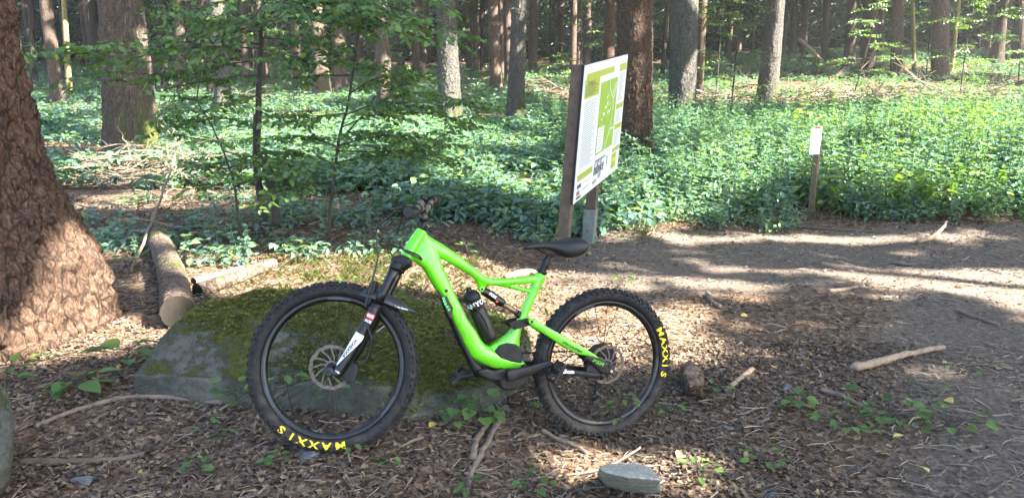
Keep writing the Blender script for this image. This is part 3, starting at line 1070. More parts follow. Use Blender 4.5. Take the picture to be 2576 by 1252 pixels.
ca, qa = shade_cards(22000, 0.3, 15, 0.46, 1)
cb, qb = shade_cards(21000, 14, 66, 1.15, 2)
cc_, qc_ = shade_cards(6000, 2.4, 4.6, 0.40, 3)
cd_, qd_ = shade_cards(3000, 2.4, 4.6, 0.40, 4)
ce_, qe_ = shade_cards(900, 2.4, 4.6, 0.42, 5)
cf_, qf_ = shade_cards(5000, 2.4, 4.6, 0.42, 6)
cg_, qg_ = shade_cards(9000, 42, 84, 1.7, 7)
ch_, qh_ = shade_cards(1800, 2.4, 4.6, 0.40, 8)
CC, CQ = np.concatenate([ca, cb, cc_, cd_, ce_, cf_, cg_, ch_]), np.concatenate([qa, qb, qc_, qd_, qe_, qf_, qg_, qh_])
tops = np.array([[t['b'].x + t['ax'][0] * 12, t['b'].y + t['ax'][1] * 12] for t in TREES])
own = np.zeros(len(CC), int)
dist = np.zeros(len(CC))
for i in range(0, len(CC), 4000):
    d = ((CC[i:i + 4000, None, :2] - tops[None]) ** 2).sum(-1)
    own[i:i + 4000] = d.argmin(1)
    dist[i:i + 4000] = np.sqrt(d.min(1))
ok = dist < 7.5
for i, t in enumerate(TREES):
    s = ok & (own == i)
    k = int(s.sum())
    if not k:
        continue
    me = npmesh('crown', CQ[s].reshape(-1, 3), np.arange(k * 4).reshape(k, 4), np.random.default_rng(i).random(k))
    link('crown', me, t['t'], M['canopy'])  # unseen shade tufts, shared out to the nearest tree

# ---------------------------------------------------------------- the bicycle
base = Vector(((CF.x + CR.x) / 2, (CF.y + CR.y) / 2, min(CF.z, CR.z)))
bike = thing('mountain_bike', 'lime green electric mountain bike with black wheels leaning on the mossy boulder', 'bicycle', base)


def sgn(v, e):
    return math.copysign(abs(v) ** e, v)


def ring_pair(pl, a, b_, hw, wc, n, e):
    cu, cv = (a[0] + b_[0]) / 2, (a[1] + b_[1]) / 2
    hu, hv = (a[0] - b_[0]) / 2, (a[1] - b_[1]) / 2
    R = []
    for k in range(n):
        q = 2 * math.pi * k / n
        c, s = sgn(math.cos(q), e), sgn(math.sin(q), e)
        R.append(pl.pt(cu + hu * c, cv + hv * c, wc + hw * s))
    return R


def sweep_into(mb, pl, pairs, wc=0.0, n=20, e=0.8, sub_=3, pw=None):
    """pairs: (xa, ya, xb, yb, half width) in photo pixels, read on the plane offset pw"""
    pw = wc if pw is None else pw
    rows = []
    for xa, ya, xb, yb, hw in pairs:
        rows.append(Vector((*pl.px(xa, ya, pw), *pl.px(xb, yb, pw))).to_tuple() + (hw,))
    arr = [np.array(r) for r in rows]
    out = []
    m_ = len(arr)
    for i in range(m_ - 1):
        p0, p1, p2, p3 = arr[max(i - 1, 0)], arr[i], arr[i + 1], arr[min(i + 2, m_ - 1)]
        for k in range(sub_):
            t = k / sub_
            out.append(0.5 * ((2 * p1) + (p2 - p0) * t + (2 * p0 - 5 * p1 + 4 * p2 - p3) * t * t + (3 * p1 - p0 - 3 * p2 + p3) * t ** 3))
    out.append(arr[-1])
    mb.rings([ring_pair(pl, (r[0], r[1]), (r[2], r[3]), r[4], wc, n, e) for r in out])
    return mb


def sweep(name, pl, pairs, mat, parent, wc=0.0, **kw):
    return sweep_into(MB(), pl, pairs, wc, **kw).build(name, mat, parent, True, normals=True)


def prism_into(mb, pl, poly, w0, w1, pw=None):
    pw = (w0 + w1) / 2 if pw is None else pw
    uv = [pl.px(x, y, pw) for x, y in poly]
    n = len(uv)
    V = [pl.pt(u, v, w0) for u, v in uv] + [pl.pt(u, v, w1) for u, v in uv]
    return mb.add(V, [tuple(range(n)), tuple(range(n, 2 * n))] + [(i, (i + 1) % n, n + (i + 1) % n, n + i) for i in range(n)])


def prism(name, pl, poly, w0, w1, mat, parent, bevel=0.003, pw=None):
    return prism_into(MB(), pl, poly, w0, w1, pw).build(name, mat, parent, False, bevel, normals=True)


def axle(name, pl, uv, r, w0, w1, mat, parent, n=20, bevel=0.0):
    mb = MB()
    R = [[pl.pt(uv[0] + r * math.cos(q), uv[1] + r * math.sin(q), w) for q in [2 * math.pi * k / n for k in range(n)]] for w in (w0, w1)]
    mb.rings(R)
    return mb.build(name, mat, parent, False, bevel, normals=True)


# ---- wheels
def wheel(name, c, pl, text_from, text_to, disc_r, disc_w, dirt):
    """pl: plane through the wheel"""
    L = Plane(c, pl.u, pl.v)
    pol = lambda r, q, w=0.0: L.pt(r * math.cos(q), r * math.sin(q), w)
    wh = sub(name, bike)
    n = 120
    mb = MB()
    rc, ar, aw = 0.3165, 0.0285, 0.0325
    R = []
    for i in range(n):
        q = 2 * math.pi * i / n
        ring = []
        for k in range(18):
            a = 2 * math.pi * k / 18
            ring.append(pol(rc + ar * math.cos(a), q, aw * sgn(math.sin(a), 0.85)))
        R.append(ring)
    mb.rings(R, closed=True)
    nk = 68
    for row, (ca, ph, tl, al) in enumerate([(0.98, 0, .012, .011), (-0.98, 0.5, .012, .011), (0.33, 0.25, .013, .010), (-0.33, 0.75, .013, .010), (1.42, 0.5, .008, .005), (-1.42, 0.0, .008, .005)]):
        for i in range(nk):
            q = 2 * math.pi * (i + ph + 0.12 * math.sin(i * 2.4)) / nk
            er = L.u * math.cos(q) + L.v * math.sin(q)
            et = -L.u * math.sin(q) + L.v * math.cos(q)
            nrm = er * (math.cos(ca) / ar) + L.w * (math.sin(ca) / aw)
            nrm.normalize()
            b_ = nrm.cross(et)
            p = pol(rc + ar * math.cos(ca), q, aw * sgn(math.sin(ca), 0.85)) + nrm * 0.0022
            mb.box(p, et * tl, b_ * al, nrm * 0.0085)
    mb.build('tyre', M['rubber'], wh, False, normals=False)
    for p in wh.children[-1].data.polygons[:n * 18]:
        p.use_smooth = True
    mb = MB()
    prof = [(.292, .0165), (.286, .0175), (.276, .0165), (.268, .009), (.2665, 0), (.268, -.009), (.276, -.0165), (.286, -.0175), (.292, -.0165), (.288, 0)]
    mb.rings([[pol(r, 2 * math.pi * i / 96, w) for r, w in prof] for i in range(96)], closed=True)
    mb.build('rim', M['gloss_black'], wh, True, normals=True)
    # rim print
    for k in range(3):
        mb = MB()
        q0 = 2 * math.pi * k / 3 - 0.25
        V, Fc = [], []
        for i in range(9):
            q = q0 + 0.34 * i / 8
            V += [pol(.2835, q, .0182), pol(.2745, q, .0170)]
        Fc = [(2 * i, 2 * i + 1, 2 * i + 3, 2 * i + 2) for i in range(8)]
        mb.add(V, Fc).build('rim_decal', M['guard'], wh)
    mb = MB()
    prof = [(.009, -.055), (.020, -.052), (.020, -.035), (.031, -.033), (.031, -.028), (.017, -.024), (.016, .018), (.030, .024), (.030, .029), (.019, .031), (.018, .045), (.009, .050)]
    mb.rings([[pol(r, 2 * math.pi * i / 24, w) for r, w in prof] for i in range(24)], closed=True)
    mb.build('hub', M['black'], wh, True, normals=True)
    ns_ = 28
    for i in range(ns_):
        side = 1 if i % 2 else -1
        q = 2 * math.pi * i / ns_
        off = 0.75 if (i // 2) % 2 else -0.75
        mb = MB()
        a, b_ = pol(0.028, q + off, 0.027 * side), pol(0.270, q, 0.004 * side)
        mb.tube([a, b_], 0.0014, 4)
        mb.build('spoke', M['black'], wh)
    # brake disc
    mb = MB()
    rin = disc_r - 0.014
    th = 0.0018
    R = []
    nd = 72
    for i in range(nd):
        q = 2 * math.pi * i / nd
        wv = 0.0012 * math.sin(q * 12)
        R.append([pol(disc_r + wv, q, disc_w), pol(disc_r + wv, q, disc_w + th), pol(rin + wv * 1.6, q, disc_w + th), pol(rin + wv * 1.6, q, disc_w)])
    mb.rings(R, closed=True)
    for i in range(12):
        q = 2 * math.pi * i / 12
        pts = [pol(0.022, q, 0), pol(0.045, q + .30, 0), pol(rin + .001, q + .55, 0)]
        for a, b_ in zip(pts, pts[1:]):
            d = (b_ - a)
            s = L.w.cross(d.normalized())
            mb.box((a + b_) / 2 + L.w * (disc_w + th / 2), d * 1.05, s * 0.0062, L.w * th * 0.9)
    mb.rings([[pol(.018, 2 * math.pi * i / 24, disc_w - .001), pol(.018, 2 * math.pi * i / 24, disc_w + .003), pol(.027, 2 * math.pi * i / 24, disc_w + .003), pol(.027, 2 * math.pi * i / 24, disc_w - .001)] for i in range(24)], closed=True)
    mb.build('brake_disc', M['rotor'], wh, False, normals=True)
    # lettering along the side wall
    letters = 'MAXXIS'
    q0, q1 = math.radians(text_from), math.radians(text_to)
    rt = 0.3125
    for i, ch in enumerate(letters):
        q = q0 + (q1 - q0) * (0, 1.12, 2.14, 3.14, 4.02, 5)[i] / 5
        me = text_mesh(ch, 0.038, 0.0013, res=2, cuts=2)
        def fn(x, y, z, q=q):
            rr = rt + y
            wv = aw * (max(0.0, 1 - ((rr - rc) / ar) ** 2) ** 0.5) ** 0.85
            return pol(rr, q - x * (1.45 if ch != 'I' else 1.3) / rt, wv + 0.0016 + z)
        map_text('lettering', me, fn, wh, M['yellow'])
    # valve
    MB().tube([pol(.27, 1.2), pol(.225, 1.2)], 0.0028, 6).build('valve', M['steel'], wh)
    return wh


def wheel_angle(pl, c, x, y):
    u, v = pl.px(x, y, 0.03)
    p = pl.pt(u, v) - c
    return math.degrees(math.atan2(p.dot(pl.v), p.dot(pl.u)))


fw = wheel('front_wheel', FHUB, KP, wheel_angle(KP, FHUB, 1339.5, 1741), wheel_angle(KP, FHUB, 1121, 1675), 0.090, 0.036, 0)
rw = wheel('rear_wheel', RHUB, FP, wheel_angle(FP, RHUB, 2612, 1297), wheel_angle(FP, RHUB, 2622, 1473), 0.090, 0.036, 0)

# ---- frame
fr = MB()
sweep_into(fr, FP, [(1645.7, 897.8, 1679.7, 917.7, .026), (1628, 922, 1668, 945, .027), (1608, 953, 1648, 978, .029), (1592, 980, 1634, 1003, .031), (1577.9, 1003.6, 1619.8, 1025.5, .031)], n=28, e=1.0)
sweep_into(fr, FP, [(1700, 962, 1603, 1012, .026), (1724, 1004, 1640, 1033, .033), (1733, 1035, 1663.7, 1051.5, .036), (1745, 1066, 1680, 1076, .037), (1763.5, 1103.4, 1700, 1111, .038), (1787.5, 1159, 1724, 1150, .038),
                    (1811.5, 1203, 1745, 1192, .038), (1839.4, 1259, 1770, 1246, .038), (1873, 1305, 1797, 1300, .038), (1894.5, 1342, 1820, 1350, .038), (1927, 1366, 1848, 1398, .039), (1962, 1378, 1890, 1424, .040), (1990, 1388, 1937, 1444, .040),
                    (2030, 1402, 1992, 1450, .038), (2060, 1425, 2057, 1454, .032)], n=28, e=0.72)
sweep_into(fr, FP, [(1672, 915, 1660, 985, .023), (1692, 934, 1688, 1004, .023), (1747.6, 967.6, 1733, 1014, .022), (1819.4, 1017.5, 1802, 1051, .021), (1871, 1059.5, 1850, 1080, .020), (1899, 1081, 1878, 1103, .019), (1925, 1093, 1908, 1119, .018),
                    (1960, 1098, 1957, 1121, .017), (1999, 1095.5, 2003, 1118, .017), (2059, 1091, 2062, 1115, .017), (2112, 1082, 2112, 1112, .017)], n=24, e=0.72)
sweep_into(fr, FP, [(2114, 1072, 2147, 1088, .020), (2108, 1090, 2138, 1104, .020), (2099, 1112, 2128, 1122, .019), (2088, 1140, 2115, 1149, .018), (2072, 1180, 2100, 1184, .018), (2057.8, 1208.5, 2087, 1213, .018), (2041.8, 1251, 2068, 1254, .020),
                    (2018, 1291, 2050, 1290, .022), (1992, 1319, 2042, 1330, .026), (1952, 1344, 2041, 1358, .030), (1925, 1362, 2045, 1400, .034), (1950, 1400, 2046, 1428, .034)], n=24, e=0.75)
sweep_into(fr, FP, [(1952, 1106, 1950, 1122, .010), (1990, 1115, 1986, 1128, .008), (2023, 1122, 2019, 1135, .007), (2059, 1132, 2055, 1146, .008), (2094, 1139, 2090, 1153, .010)], n=14, e=0.9)
sweep_into(fr, FP, [(1862, 1085, 1925, 1110, .014), (1876, 1108, 1913, 1120, .013), (1885, 1126, 1908, 1128, .012), (1887, 1138, 1907, 1139, .012), (1892, 1147, 1903, 1148, .010)], n=14, e=0.8)
sweep_into(fr, FP, [(1672, 925, 1612, 1010, .020), (1690, 945, 1632, 1024, .024), (1712, 978, 1655, 1040, .026), (1726, 1008, 1680, 1050, .024)], n=20, e=0.8)
frame = fr.build('frame', M['green'], bike, True, normals=True)
rm = frame.modifiers.new('r', 'REMESH')
rm.mode = 'VOXEL'
rm.voxel_size = 0.0042
rm.use_smooth_shade = True
sm = frame.modifiers.new('s', 'SMOOTH')
sm.factor = 0.5
sm.iterations = 3
dp_ = frame.modifiers.new('d', 'DISPLACE')
dp_.strength = 0.0030
dp_.mid_level = 0.0
Tx = lambda nm_, body, size, pl, a, b_, w, mat, par, off=0.0, shear=0.0: _flat_text(nm_, body, size, pl, a, b_, w, mat, par, off, shear)


def _flat_text(nm_, body, size, pl, a, b_, w, mat, par, off, shear):
    """lettering whose middle line runs from photo pixel a to b at offset w; scaled to that length"""
    me = text_mesh(body, size, off, shear, extrude=0.0004)
    pa, pb = Vector(pl.px(*a, w)), Vector(pl.px(*b_, w))
    d = pb - pa
    xs = [v.co.x for v in me.vertices]
    sc = d.length / (max(xs) - min(xs))
    mid = (max(xs) + min(xs)) / 2
    e1 = d.normalized()
    e2 = Vector((-e1.y, e1.x))
    c = (pa + pb) / 2
    return map_text(nm_, me, lambda x, y, z: pl.pt(*(c + e1 * (x - mid) * sc + e2 * y), w + z), par, M[mat])


axle('cable_port', FP, FP.px(1756.3, 1144.1, .038), .0155, .036, .0395, M['green'], frame, 24, .001)
axle('port_plug', FP, FP.px(1756.3, 1144.1, .038), .0075, .039, .041, M['black'], frame, 16)
axle('pivot_bolt', FP, FP.px(1897.3, 1138.5, .014), .0105, -.016, .0165, M['green'], frame, 20, .001)
axle('pivot_bolt', FP, FP.px(1897.3, 1138.5, .014), .0055, .0165, .018, M['black'], frame, 14)
# battery along the underside of the down tube, with its lights
sweep('battery', FP, [(1714, 1124, 1708, 1126, .026), (1737, 1150, 1721, 1144, .031), (1754, 1190, 1737, 1184, .032), (1778, 1244, 1758, 1239, .032), (1804, 1300, 1783, 1298, .032), (1828, 1352, 1808, 1357, .032), (1858, 1404, 1834, 1410, .033), (1892, 1440, 1852, 1450, .034), (1935, 1462, 1868, 1478, .034)], M['black'], bike, n=20, e=.6)
lp = prism('light_panel', FP, [(1722, 1141), (1731.6, 1147.3), (1736, 1162), (1759.5, 1164), (1768, 1183), (1784, 1211), (1780, 1226), (1778, 1238), (1782, 1256), (1768, 1250), (1745, 1196)], .030, .0425, M['gloss_black'], bike, .002)
for x_, y_ in ((1746.8, 1174), (1748.8, 1184.5), (1753.5, 1195.2), (1760.3, 1206.4), (1767.5, 1218)):
    axle('charge_light', FP, FP.px(x_, y_, .041), .0042, .0425, .0438, M['led'], lp, 12)
# motor and its side cover
prism('motor_cover', FP, [(1937.4, 1377), (1956, 1353), (1985.5, 1343.4), (2017.7, 1347.7), (2039, 1361), (2043.4, 1422.6), (2001.6, 1417), (1958.8, 1403.9)], -.043, .043, M['black'], bike, .006)
prism('motor', FP, [(1865, 1450), (1900, 1440), (1932, 1449), (1965, 1440), (1992, 1452), (2058, 1456), (2076, 1474), (2062, 1503), (2020, 1524), (1980, 1530), (1958, 1519), (1952, 1494), (1910, 1487), (1878, 1474)], -.050, .050, M['black'], bike, .012)
axle('pivot_bolt', FP, FP.px(2063, 1444, .04), .013, -.04, .042, M['black'], bike, 20, .002)
Tx('lettering', 'TURBO', .012, FP, (1995, 1433), (2022, 1435), .0405, 'black', bike, 0, .2)
# cranks and pedals
bb = FP.px(2012, 1476, .07)
axle('bottom_bracket', FP, bb, .019, -.075, .078, M['gloss_black'], bike, 24, .003)
cr = sweep('crank_arm', FP, [(1996, 1462, 1998, 1502, .010), (2016, 1452, 2022, 1497, .011), (2080, 1440, 2090, 1475, .009), (2150, 1420, 2160, 1448, .008), (2176, 1424, 2178, 1440, .006)], M['black'], bike, wc=.082, n=16, e=.7)
_pe = Vector(FP.px(2166, 1436, .082))
_opp = Vector(bb) * 2 - _pe
mb = MB()
mb.tube([FP.pt(*bb, -.082), FP.pt(*((Vector(bb) + _opp) / 2), -.084), FP.pt(*_opp, -.088)], [.020, .014, .012], 12, flat=.6)
mb.build('crank_arm', M['gloss_black'], bike, True)


def pedal(c, w, ang, out):
    pd = MB()
    e1 = FP.u * math.cos(ang) + FP.v * math.sin(ang)
    e2 = -FP.u * math.sin(ang) + FP.v * math.cos(ang)
    o_ = FP.pt(*c, w)
    pd.box(o_, e1 * .022, e2 * .020, FP.w * .085)
    for s in (-1, 1):
        pd.box(o_ + e1 * .044 * s, e1 * .010, e2 * .016, FP.w * .085)
        pd.box(o_ + FP.w * .040 * s, e1 * .095, e2 * .016, FP.w * .010)
        for k in (-.03, -.01, .01, .03):
            for t_ in (-1, 1):
                pd.box(o_ + e1 * .044 * s + FP.w * k + e2 * .010 * t_, e1 * .004, e2 * .008, FP.w * .004)
    return pd.build('pedal', M['black'], bike, False, .002)


pedal(FP.px(2188, 1462, .13), .138, math.radians(62), 1)
pedal((_opp.x, _opp.y), -.14, math.radians(35), -1)
# chainring, chain, cassette, derailleur on the far side
mb = MB()
L = Plane(FP.pt(*bb), FP.u, FP.v)
mb.rings([[L.pt(r * math.cos(q), r * math.sin(q), w) for r, w in ((.066 + .003 * (i % 2), -.052), (.066 + .003 * (i % 2), -.055), (.05, -.055), (.05, -.052))] for i, q in enumerate(np.linspace(0, 2 * math.pi, 64, endpoint=False))], closed=True)
mb.build('chainring', M['black'], bike, normals=True)
mb = MB()
for k, r in enumerate((.085, .075, .066, .057, .049, .042, .036, .031, .026, .022)):
    w = -.030 - .004 * k
    mb.rings([[FP.pt((r + .002 * (i % 2)) * math.cos(q), (r + .002 * (i % 2)) * math.sin(q), w_) for i, q in enumerate(np.linspace(0, 2 * math.pi, 44, endpoint=False))] for w_ in (w, w - .002)])
mb.build('cassette', M['black'], bike, normals=True)
dv = FP.px(2349, 1530, -.05)
c0, c1 = (bb[0], bb[1] + .066), FP.px(2335, 1378, -.052)
mb = MB()
top_run = [FP.pt(bb[0] + .0, bb[1] + .067, -.053), FP.pt(.01, .05, -.052)]
for a, b_ in (top_run, [FP.pt(bb[0], bb[1] - .067, -.053), FP.pt(dv[0] - .01, dv[1] - .035, -.052)]):
    d = b_ - a
    m_ = int(d.length / .0127)
    for k in range(m_):
        mb.box(a + d * ((k + .5) / m_), d / m_ * .72, FP.v * .0085, FP.w * (.007 if k % 2 else .0045))
mb.build('chain', M['black'], bike)
mb = MB()
mb.tube([FP.pt(.005, -.03, -.058), FP.pt(dv[0] + .03, dv[1] + .05, -.075), FP.pt(*dv, -.06)], [.012, .016, .010], 8)
mb.tube([FP.pt(dv[0] + .012, dv[1] + .042, -.058), FP.pt(dv[0] - .012, dv[1] - .04, -.058)], [.014, .012], 6, flat=.4)
for s in (1, -1):
    mb.rings([[FP.pt(dv[0] + .011 * s + .019 * math.cos(q), dv[1] + .038 * s + .019 * math.sin(q), w) for q in np.linspace(0, 2 * math.pi, 20, endpoint=False)] for w in (-.048, -.054)])
mb.build('derailleur', M['black'], bike, True, normals=True)

# ---- rear suspension: stays, link, shock
ST = [(2094, 1254, 2086, 1276, .007), (2106, 1257, 2096, 1283, .009), (2156.9, 1286, 2146, 1317, .009), (2199.7, 1310, 2189, 1345, .009), (2245, 1336, 2228, 1368, .0085), (2285.3, 1358.4, 2270, 1391, .008), (2325, 1384, 2310, 1400, .007), (2357, 1407, 2352, 1409, .005)]
for s in (1, -1):
    ss = sweep('seat_stay', FP, ST, M['green'], bike, wc=.058 * s, n=16, e=.65, pw=.058)
    sweep('stay_end', FP, [(2303, 1398, 2300, 1402, .006), (2342, 1404, 2322, 1424, .006), (2388, 1424, 2352, 1452, .006), (2414, 1444, 2380, 1474, .006), (2420, 1462, 2398, 1474, .005)], M['black'], bike, wc=.062 * s, n=14, e=.6, pw=.062)
    sweep('chain_stay', FP, [(2060, 1432, 2064, 1456, .010), (2100, 1440, 2102, 1466, .010), (2165, 1446, 2166, 1470, .010), (2240, 1452, 2240, 1477, .010), (2330, 1463, 2328, 1486, .009), (2378, 1470, 2374, 1488, .007)], M['black'], bike, wc=.060 * s, n=14, e=.7, pw=.060)
    axle('pivot_bolt', FP, FP.px(2094, 1266, .066), .0125, .058 * s - .010, .058 * s + .010, M['green'], bike, 20, .002)
    axle('pivot_bolt', FP, FP.px(2094, 1266, .066), .0065, .058 * s - .0115, .058 * s + .0115, M['black'], bike, 16)
    axle('pivot_bolt', FP, FP.px(2372, 1477, .07), .0085, .060 * s - .012, .060 * s + .012, M['black'], bike, 16, .002)
Tx('lettering', 'SPECIALIZED', .0135, FP, (2216, 1346), (2290, 1386), .0672, 'black', bike, .0003, .25)
Tx('lettering', 'FSR', .021, FP, (2333, 1417), (2379, 1437), .0695, 'green', bike, .0004, .25)
Tx('lettering', 'ike', .024, FP, (2214, 1462), (2262, 1463), .0705, 'white', bike, .0012, 0)
axle('rear_axle', FP, (0, 0), .0085, -.074, .074, M['gloss_black'], bike, 18, .002)
axle('axle_bolt', FP, FP.px(2408, 1461, .07), .007, .06, .072, M['steel'], bike, 12)
prism('brake_caliper', FP, [(2306, 1438), (2325, 1430), (2352, 1450), (2362, 1478), (2340, 1500), (2310, 1496), (2300, 1470)], .022, .056, M['black'], bike, .004)
for s in (1, -1):
    prism('suspension_link', FP, [(2004, 1272), (2022, 1264), (2074, 1254), (2094, 1256), (2098, 1272), (2084, 1282), (2046, 1293), (2026, 1297), (2012, 1288)], .030 * s - .006, .030 * s + .006, M['black'], bike, .003, pw=.036)
    for x_, y_ in ((2028.4, 1285), (2071, 1268)):
        axle('pivot_bolt', FP, FP.px(x_, y_, .036), .0085, .030 * s - .009, .030 * s + .009, M['black'], bike, 16, .002)
sh = sub('rear_shock', bike)
sweep('air_can', FP, [(1893, 1156, 1908, 1130, .014), (1899, 1162, 1916, 1133, .017), (1926, 1178, 1944, 1149, .0175), (1962, 1203, 1979, 1172, .017), (1974, 1209, 1989, 1182, .013)], M['gloss_black'], sh, n=20, e=1.0)
sweep('shock_shaft', FP, [(1970, 1203, 1982, 1184, .0105), (2032, 1242, 2044, 1223, .0105)], M['bronze'], sh, n=16, e=1.0)
sweep('shock_yoke', FP, [(2026, 1243, 2042, 1220, .013), (2050, 1262, 2066, 1240, .016), (2068, 1276, 2080, 1256, .016)], M['black'], sh, n=14, e=.7)
axle('red_dial', FP, FP.px(1957, 1186, .02), .006, .012, .0215, M['red'], sh, 12)
Tx('lettering', 'FOX', .017, FP, (1928, 1155), (1955, 1173), .0185, 'white', sh, .001, 0)
# ---- seat post and saddle
sweep('seat_clamp', FP, [(2112, 1066, 2150, 1082, .023), (2117, 1056, 2154, 1072, .023)], M['black'], bike, n=20, e=1.0)
sweep('seat_post', FP, [(2117, 1072, 2144, 1086, .016), (2126, 1052, 2150, 1062, .016), (2131, 1040, 2160, 1048, .0185), (2135, 1022, 2164, 1032, .018), (2142, 1016, 2166, 1022, .0145), (2149, 1008, 2172, 1014, .0145), (2154, 1000, 2184, 1008, .017)], M['black'], bike, n=20, e=1.0)
sad = sweep('saddle', FP, [(2064, 968, 2065, 979, .012), (2070, 963.5, 2070, 982, .019), (2099, 955.5, 2099, 982, .024), (2143, 952.5, 2140, 979, .031), (2187, 949, 2180, 992, .043), (2222, 942, 2212, 1012, .060), (2250, 936, 2243, 1014, .070), (2272, 936, 2272, 1006, .073), (2290, 941, 2289, 992, .067), (2301, 950, 2300, 972, .050)], M['saddle'], bike, n=28, e=.75)
for s in (1, -1):
    mb = MB()
    mb.tube(smoothpath([FP.P(x_, y_) + FP.w * w_ * s for x_, y_, w_ in ((2112, 978, .014), (2135, 990, .019), (2155, 1000, .021), (2205, 1004, .022), (2255, 996, .030))], 5), .0036, 8)
    mb.build('saddle_rail', M['black'], bike, True)
# ---- water bottle cage (the bottle is its own thing)
mb = MB()
for s in (1, -1):
    mb.tube(smoothpath([FP.P(1800, 1180) + FP.w * .012 * s, FP.P(1850, 1195) + FP.w * .036 * s, FP.P(1900, 1260) + FP.w * .040 * s, FP.P(1925, 1345) + FP.w * .02 * s, FP.P(1905, 1352) + FP.w * .01 * s], 5), .003, 6)
mb.build('bottle_cage', M['black'], bike, True)

# ---- fork
LW = .064
fork = sub('fork', bike)
LEG = [(1451, 1205, 1500, 1209, .0235), (1447, 1222, 1494, 1230, .0235), (1427, 1262, 1473, 1276, .0235), (1386, 1330, 1430, 1348, .0225), (1343, 1402, 1386, 1424, .0215), (1318, 1446, 1357, 1468, .020), (1303, 1468, 1338, 1490, .016)]
for s in (1, -1):
    sweep('lower_leg', KP, LEG, M['gloss_black'], fork, wc=LW * s, n=24, e=1.0, pw=LW)
    sweep('stanchion', KP, [(1539, 1040, 1578, 1056, .0175), (1472, 1190, 1503, 1205, .0175)], M['gloss_black'], fork, wc=LW * s, n=20, e=1.0, pw=LW)
    sweep('seal', KP, [(1463, 1190, 1506, 1205, .021), (1456, 1203, 1499, 1217, .0235)], M['black'], fork, wc=LW * s, n=20, e=1.0, pw=LW)
    sweep('crown_leg_cap', KP, [(1545, 1025, 1590, 1042, .022), (1532, 1050, 1577, 1070, .022)], M['black'], fork, wc=LW * s, n=20, e=1.0, pw=LW)
prism('crown', KP, [(1545, 1018), (1590, 1008), (1622, 1022), (1618, 1045), (1590, 1062), (1548, 1058)], -LW - .004, LW + .004, M['black'], fork, .010, pw=0)
sweep('steerer', KP, [(1568, 1012, 1612, 1034, .027), (1580, 995, 1622, 1018, .027)], M['black'], fork, n=20, e=1.0)
prism('arch', KP, [(1449, 1138), (1468, 1106), (1490, 1108), (1482, 1150), (1470, 1190), (1462, 1208), (1440, 1206), (1443, 1170)], -.05, .05, M['black'], fork, .008)
# axle end and caliper
axle('axle_clamp', KP, KP.px(1296, 1462, LW), .020, LW - .012, LW + .012, M['gloss_black'], fork, 24, .004)
axle('front_axle', KP, fh_uv, .009, -.075, LW, M['black'], fork, 18)
axle('axle_bolt', KP, KP.px(1290, 1464, LW + .01), .008, LW, LW + .014, M['black'], fork, 12, .001)
prism('brake_caliper', KP, [(1350, 1450), (1375, 1425), (1408, 1432), (1412, 1462), (1396, 1502), (1366, 1508), (1352, 1488)], .022, .060, M['black'], fork, .005, pw=.05)
# decals on the near leg, wrapped round it
pa_ = Vector(KP.px(1448, 1240, LW))
qa = [Vector(KP.px((a + c) / 2, (b_ + d) / 2, LW)) for a, b_, c, d, _ in LEG]


def on_leg(s, t, r=.0236):
    """s: metres down the leg from its top, t: metres round it"""
    i, rem = 0, s
    while i < len(qa) - 2 and rem > (qa[i + 1] - qa[i]).length:
        rem -= (qa[i + 1] - qa[i]).length
        i += 1
    d = (qa[i + 1] - qa[i]).normalized()
    e = Vector((-d.y, d.x))
    p = qa[i] + d * rem + e * r * math.sin(t / r)
    return KP.pt(p.x, p.y, LW + r * math.cos(t / r))


def leg_patch(name, poly_fn, s0, s1, mat, par, r, ns=14, nt_=8):
    V, Fc = [], []
    for i in range(ns + 1):
        s = s0 + (s1 - s0) * i / ns
        t0_, t1_ = poly_fn(i / ns)
        for j in range(nt_ + 1):
            V.append(on_leg(s, t0_ + (t1_ - t0_) * j / nt_, r))
    for i in range(ns):
        for j in range(nt_):
            a = i * (nt_ + 1) + j
            Fc.append((a, a + 1, a + nt_ + 2, a + nt_ + 1))
    return link(name, pymesh(name, V, Fc), par, M[mat])


leg_patch('decal', lambda k: (-.018, .018), .030, .052, 'red', fork, .0243)
leg_patch('decal', lambda k: (-.018, .018), .0525, .074, 'black', fork, .0243)
leg_patch('decal', lambda k: (-.030, .021 - .040 * max(0, k - .12) / .88 - .02 * max(0, .12 - k)), .122, .275, 'white', fork, .0240)
for body, s_, sz in (('ROCK', .041, .0145), ('SHOX', .063, .0145)):
    me = text_mesh(body, sz, .0006)
    xs = [v.co.x for v in me.vertices]
    k_ = .031 / (max(xs) - min(xs))
    map_text('lettering', me, lambda x, y, z: on_leg(s_ - y, x * k_, .0248), fork, M['white'])
me = text_mesh('ROCKSHOX', .019, .0008, cuts=1)
xs = [v.co.x for v in me.vertices]
k_ = .085 / (max(xs) - min(xs))
map_text('lettering', me, lambda x, y, z: on_leg(.192 - x * k_, -.009 + y + (x * k_) * .16, .0248), fork, M['black'])
me = text_mesh('LYRIK', .009, .0003)
map_text('lettering', me, lambda x, y, z: on_leg(.296 - y, x * .9, .0226), fork, M['white'])
